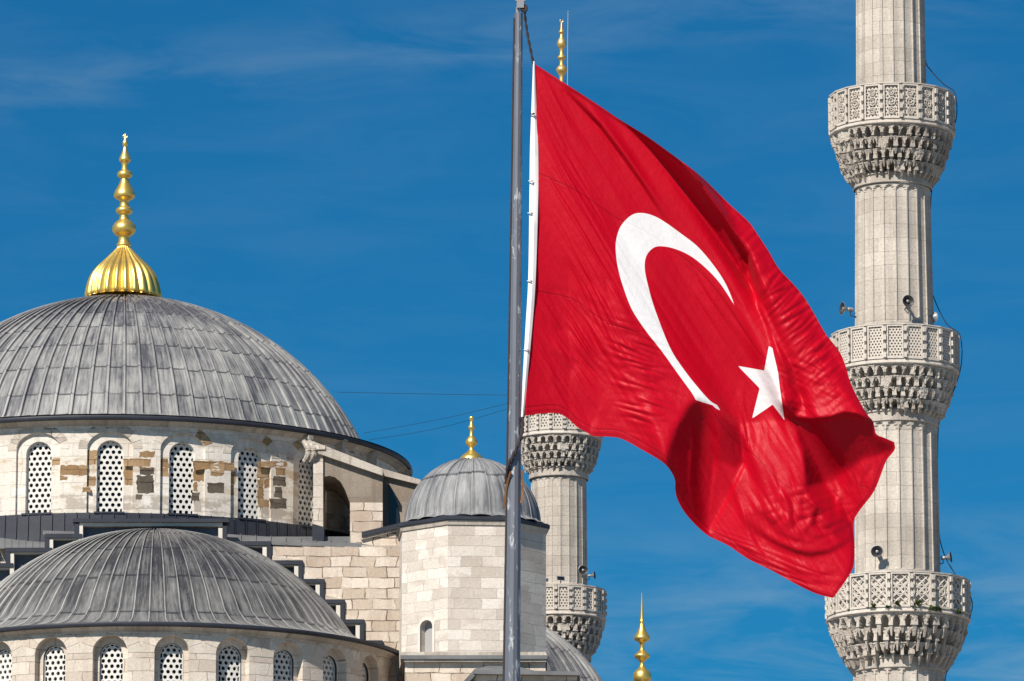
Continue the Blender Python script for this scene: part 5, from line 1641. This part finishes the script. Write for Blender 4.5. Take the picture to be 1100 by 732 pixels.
h += 1.3 * crumple(rad(-40), 11, 2.5, 5) * np.clip(spot(850, 340, 20, 85, -0.52), 0, 1)
h += 0.35 * aniso(rad(-40), 9, 0.9, 15) * np.clip(spot(865, 370, 20, 60, -0.52), 0, 1)
h += (1.5 * crumple(rad(52), 11, 4.2, 6) + 0.7 * crumple(rad(-15), 8, 3.4, 26) + 0.12 * aniso(rad(60), 8, 1.1, 27)) * np.clip(spot(870, 552, 46, 28, 0.1), 0, 1)
h += 1.5 * crumple(rad(70), 14, 3.2, 16) * np.clip(spot(835, 540, 26, 30, 0.1), 0, 1)
h += 1.0 * crumple(rad(20), 22, 2.2, 7) * np.clip(spot(855, 612, 60, 15, 0.4), 0, 1)
h += 1.2 * crumple(rad(78), 11, 2.6, 8) * np.clip(spot(800, 470, 9, 36, 0) + spot(925, 515, 14, 24, 0.5) + 0.6 * spot(826, 462, 16, 14, 0), 0, 1)
h += 0.7 * crumple(rad(56), 34, 3.5, 9) * np.clip(spot(745, 330, 60, 80, 0.5), 0, 1)
h += 1.1 * crumple(rad(25), 8, 2.6, 10) * np.clip(spot(872, 410, 34, 30, 0), 0, 1)
h += 0.8 * crumple(rad(62), 24, 3.5, 17) * np.clip(spot(745, 510, 26, 60, 0), 0, 1)
h += 0.07 * aniso(rad(57), 22, 1.0, 18)
h += 0.35 * aniso(rad(57), 40, 6, 12)
h = h - h[(vv_ > 200) & (vv_ < 210) & (uu_ > 575) & (uu_ < 590)].mean()
# the cloth leaves the hoist flat and rides out gradually
h = h * np.clip((uu_ - 566) / 45.0, 0.0, 1.0) ** 0.8

def resample(pts, n):
    p = np.array(catm([(a, b, 0) for a, b in pts], 8))[:, :2]
    sg = np.concatenate([[0], np.cumsum(np.hypot(*np.diff(p, axis=0).T))])
    t = np.linspace(0, sg[-1], n)
    return np.stack([np.interp(t, sg, p[:, 0]), np.interp(t, sg, p[:, 1])], 1)
NSF, NTF = 380, 320
top_e = [(574.5, 69), (602.5, 87), (642, 112.5), (663.7, 127.3), (694, 146), (720.5, 165), (750, 187), (769, 205), (784, 220), (803.7, 238), (812.5, 250), (825.6, 270), (836.5, 288.5), (851.8, 305), (862.7, 318), (873.7, 335.5), (886.8, 358.5), (904, 382), (915, 414.6), (930, 443), (937.8, 453), (941, 466), (950, 470.5), (960.5, 475)]
bot_e = [(562.3, 447), (580.7, 444.6), (599, 444.3), (609.4, 449.4), (619.7, 458.6), (632, 465.8), (638, 468.7), (660.7, 469.9), (673, 474), (689, 483), (703.7, 491.4), (714, 498.6), (721, 507), (725, 516), (725.4, 526.7), (728.6, 539), (739.7, 556), (759.4, 574.7), (781.5, 585.8), (803.6, 600.5), (830.7, 614), (855, 627.6), (877.4, 638.2), (895, 642.5)]
hoi_e = [(574.5, 69), (576, 122), (577.8, 165), (577.6, 220), (575, 300), (571.5, 350), (562.3, 447)]
fly_e = [(960.5, 475), (961, 483.5), (952, 495.5), (943, 519), (936.5, 531.7), (921.7, 551), (916.8, 563.6), (918, 585.8), (916.8, 608), (909.4, 622.7), (895, 642.5)]
te, be = resample(top_e, NSF), resample(bot_e, NSF)
he, fe = resample(hoi_e, NTF), resample(fly_e, NTF)
ss = np.linspace(0, 1, NSF)[None, :, None]; tt = np.linspace(0, 1, NTF)[:, None, None]
XY = (1 - tt) * te[None] + tt * be[None] + (1 - ss) * he[:, None] + ss * fe[:, None] - ((1 - ss) * (1 - tt) * te[0] + ss * (1 - tt) * te[-1] + (1 - ss) * tt * be[0] + ss * tt * be[-1])
X, Yp = XY[..., 0], XY[..., 1]

def bil(a, x, y):
    x = np.clip(x - U0, 0, NU - 1.001); y = np.clip(y - V0, 0, NV - 1.001)
    i, j = x.astype(int), y.astype(int); fx_, fy_ = x - i, y - j
    return a[j, i] * (1 - fx_) * (1 - fy_) + a[j, i + 1] * fx_ * (1 - fy_) + a[j + 1, i] * (1 - fx_) * fy_ + a[j + 1, i + 1] * fx_ * fy_
hz = bil(h, X, Yp)
YW = YP - hz * spx
dd = YW / (CT + (Yp - 366.0) / FPX * ST)
yc = -(Yp - 366.0) / FPX * dd
VX = np.stack([(X - 550.0) / FPX * dd, YW, CAMZ + dd * ST + yc * CT], -1)

cres = [(789.2, 328.6), (780.3, 306.6), (767.9, 287), (750, 265.7), (732, 251.5), (714.6, 239), (702, 232), (689.7, 229), (679, 231), (668.4, 240.8), (663, 253), (661.3, 267.5), (664, 288.8), (670, 310), (679, 333), (693, 354.5), (711, 377.6), (728.8, 402.5), (743, 422), (747.5, 430), (757, 433), (765.5, 435.5), (768.5, 438.5), (774, 441.5), (770.5, 435.5), (762.5, 430.5), (750, 416.7), (736, 399), (721.7, 377.6), (711, 352.8), (702, 328), (696, 306.6), (692.6, 288.8), (694, 276), (700.4, 267.5), (709, 264.7), (725, 267.5), (743, 276), (760.8, 290.6), (775, 306.6)]
star = [(792.5, 393.2), (820.9, 398.3), (825.9, 372), (829.6, 374), (836, 401.5), (837.7, 416.8), (842.7, 451.8), (830, 434.8), (807.8, 450), (816, 417.3)]
def sdf(poly, x, y):
    best = np.full(x.shape, 1e9); ins = np.zeros(x.shape, bool); n = len(poly)
    for i in range(n):
        x0, y0 = poly[i]; x1, y1 = poly[(i + 1) % n]
        dx, dy = x1 - x0, y1 - y0
        t = np.clip(((x - x0) * dx + (y - y0) * dy) / (dx * dx + dy * dy), 0, 1)
        best = np.minimum(best, np.hypot(x - x0 - t * dx, y - y0 - t * dy))
        if y0 != y1:
            cnd = (y >= min(y0, y1)) & (y < max(y0, y1))
            ins ^= cnd & (x < x0 + (y - y0) / (y1 - y0) * dx)
    return np.where(ins, best, -best)
cres_s = [tuple(p) for p in np.array(catm([(a, b, 0) for a, b in cres[:20]], 5))[:, :2]] + cres[20:25] + [tuple(p) for p in np.array(catm([(a, b, 0) for a, b in cres[24:] + cres[:1]], 5))[1:-1, :2]]
emb = np.maximum(sdf(cres_s, X, Yp), sdf(star, X, Yp))

me = bpy.data.meshes.new('flag')
nvt = NSF * NTF
idx = np.arange(nvt).reshape(NTF, NSF)
quads = np.stack([idx[:-1, :-1], idx[1:, :-1], idx[1:, 1:], idx[:-1, 1:]], -1).reshape(-1, 4)
org = P(573, 70, YP)
me.from_pydata([tuple(p) for p in (VX.reshape(-1, 3) - np.array(org))], [], [tuple(q) for q in quads])
at = me.attributes.new('emblem', 'FLOAT', 'POINT'); at.data.foreach_set('value', emb.ravel().astype(np.float32))
uvl = me.uv_layers.new(name='UVMap')
su = np.broadcast_to(np.linspace(0, 1.5, NSF)[None, :], (NTF, NSF)).ravel(); tv_ = np.broadcast_to(np.linspace(0, 1, NTF)[:, None], (NTF, NSF)).ravel()
qi = quads.ravel()
uvl.data.foreach_set('uv', np.stack([su[qi], tv_[qi]], 1).ravel())
me.polygons.foreach_set('use_smooth', [True] * len(me.polygons))
me.materials.append(M['flag']); me.update()
flag = bpy.data.objects.new('flag', me); COL.objects.link(flag); flag.location = org
tag(flag, 'large red flag with white crescent and star flying from the pole', 'flag')

# white canvas hem along the hoist, with its ties
hl = resample([(572.6, 66), (570.6, 122), (569.2, 165), (568.6, 220), (567.4, 300), (564.6, 350), (559.2, 448)], 60)
hr = resample([(574.8, 68.5), (576.4, 122), (578.2, 165), (578.0, 220), (575.4, 300), (571.9, 350), (562.7, 447.5)], 60)
hm = MB()
rows = []
for i in range(60):
    rows.append([P(hl[i][0] + (hr[i][0] - hl[i][0]) * q, hl[i][1], YP - 0.012 - 0.03 * math.sin(q * PI) - 0.012 * math.sin(i * 0.55)) for q in (0, 0.3, 0.6, 1.0)])
hm.grid(rows)
hm.build('hoist_hem', M['hem'], flag)
for u, v in ((571, 122.5), (569.4, 194.5), (568.6, 229), (568, 302), (564.5, 376)):
    tb = MB()
    tb.tube([P(u - 1.6, v, YP - 0.03), P(u + 0.6, v + 0.4, YP - 0.065), P(u + 3.4, v - 0.4, YP - 0.055)], 0.011, 6)
    tb.tube([P(u + 1.5, v - 1.2, YP - 0.07), P(u + 2.0, v + 1.2, YP - 0.07)], 0.012, 6)
    tb.build('tie', M['ropepale'] if v > 190 else M['rope'], flag)
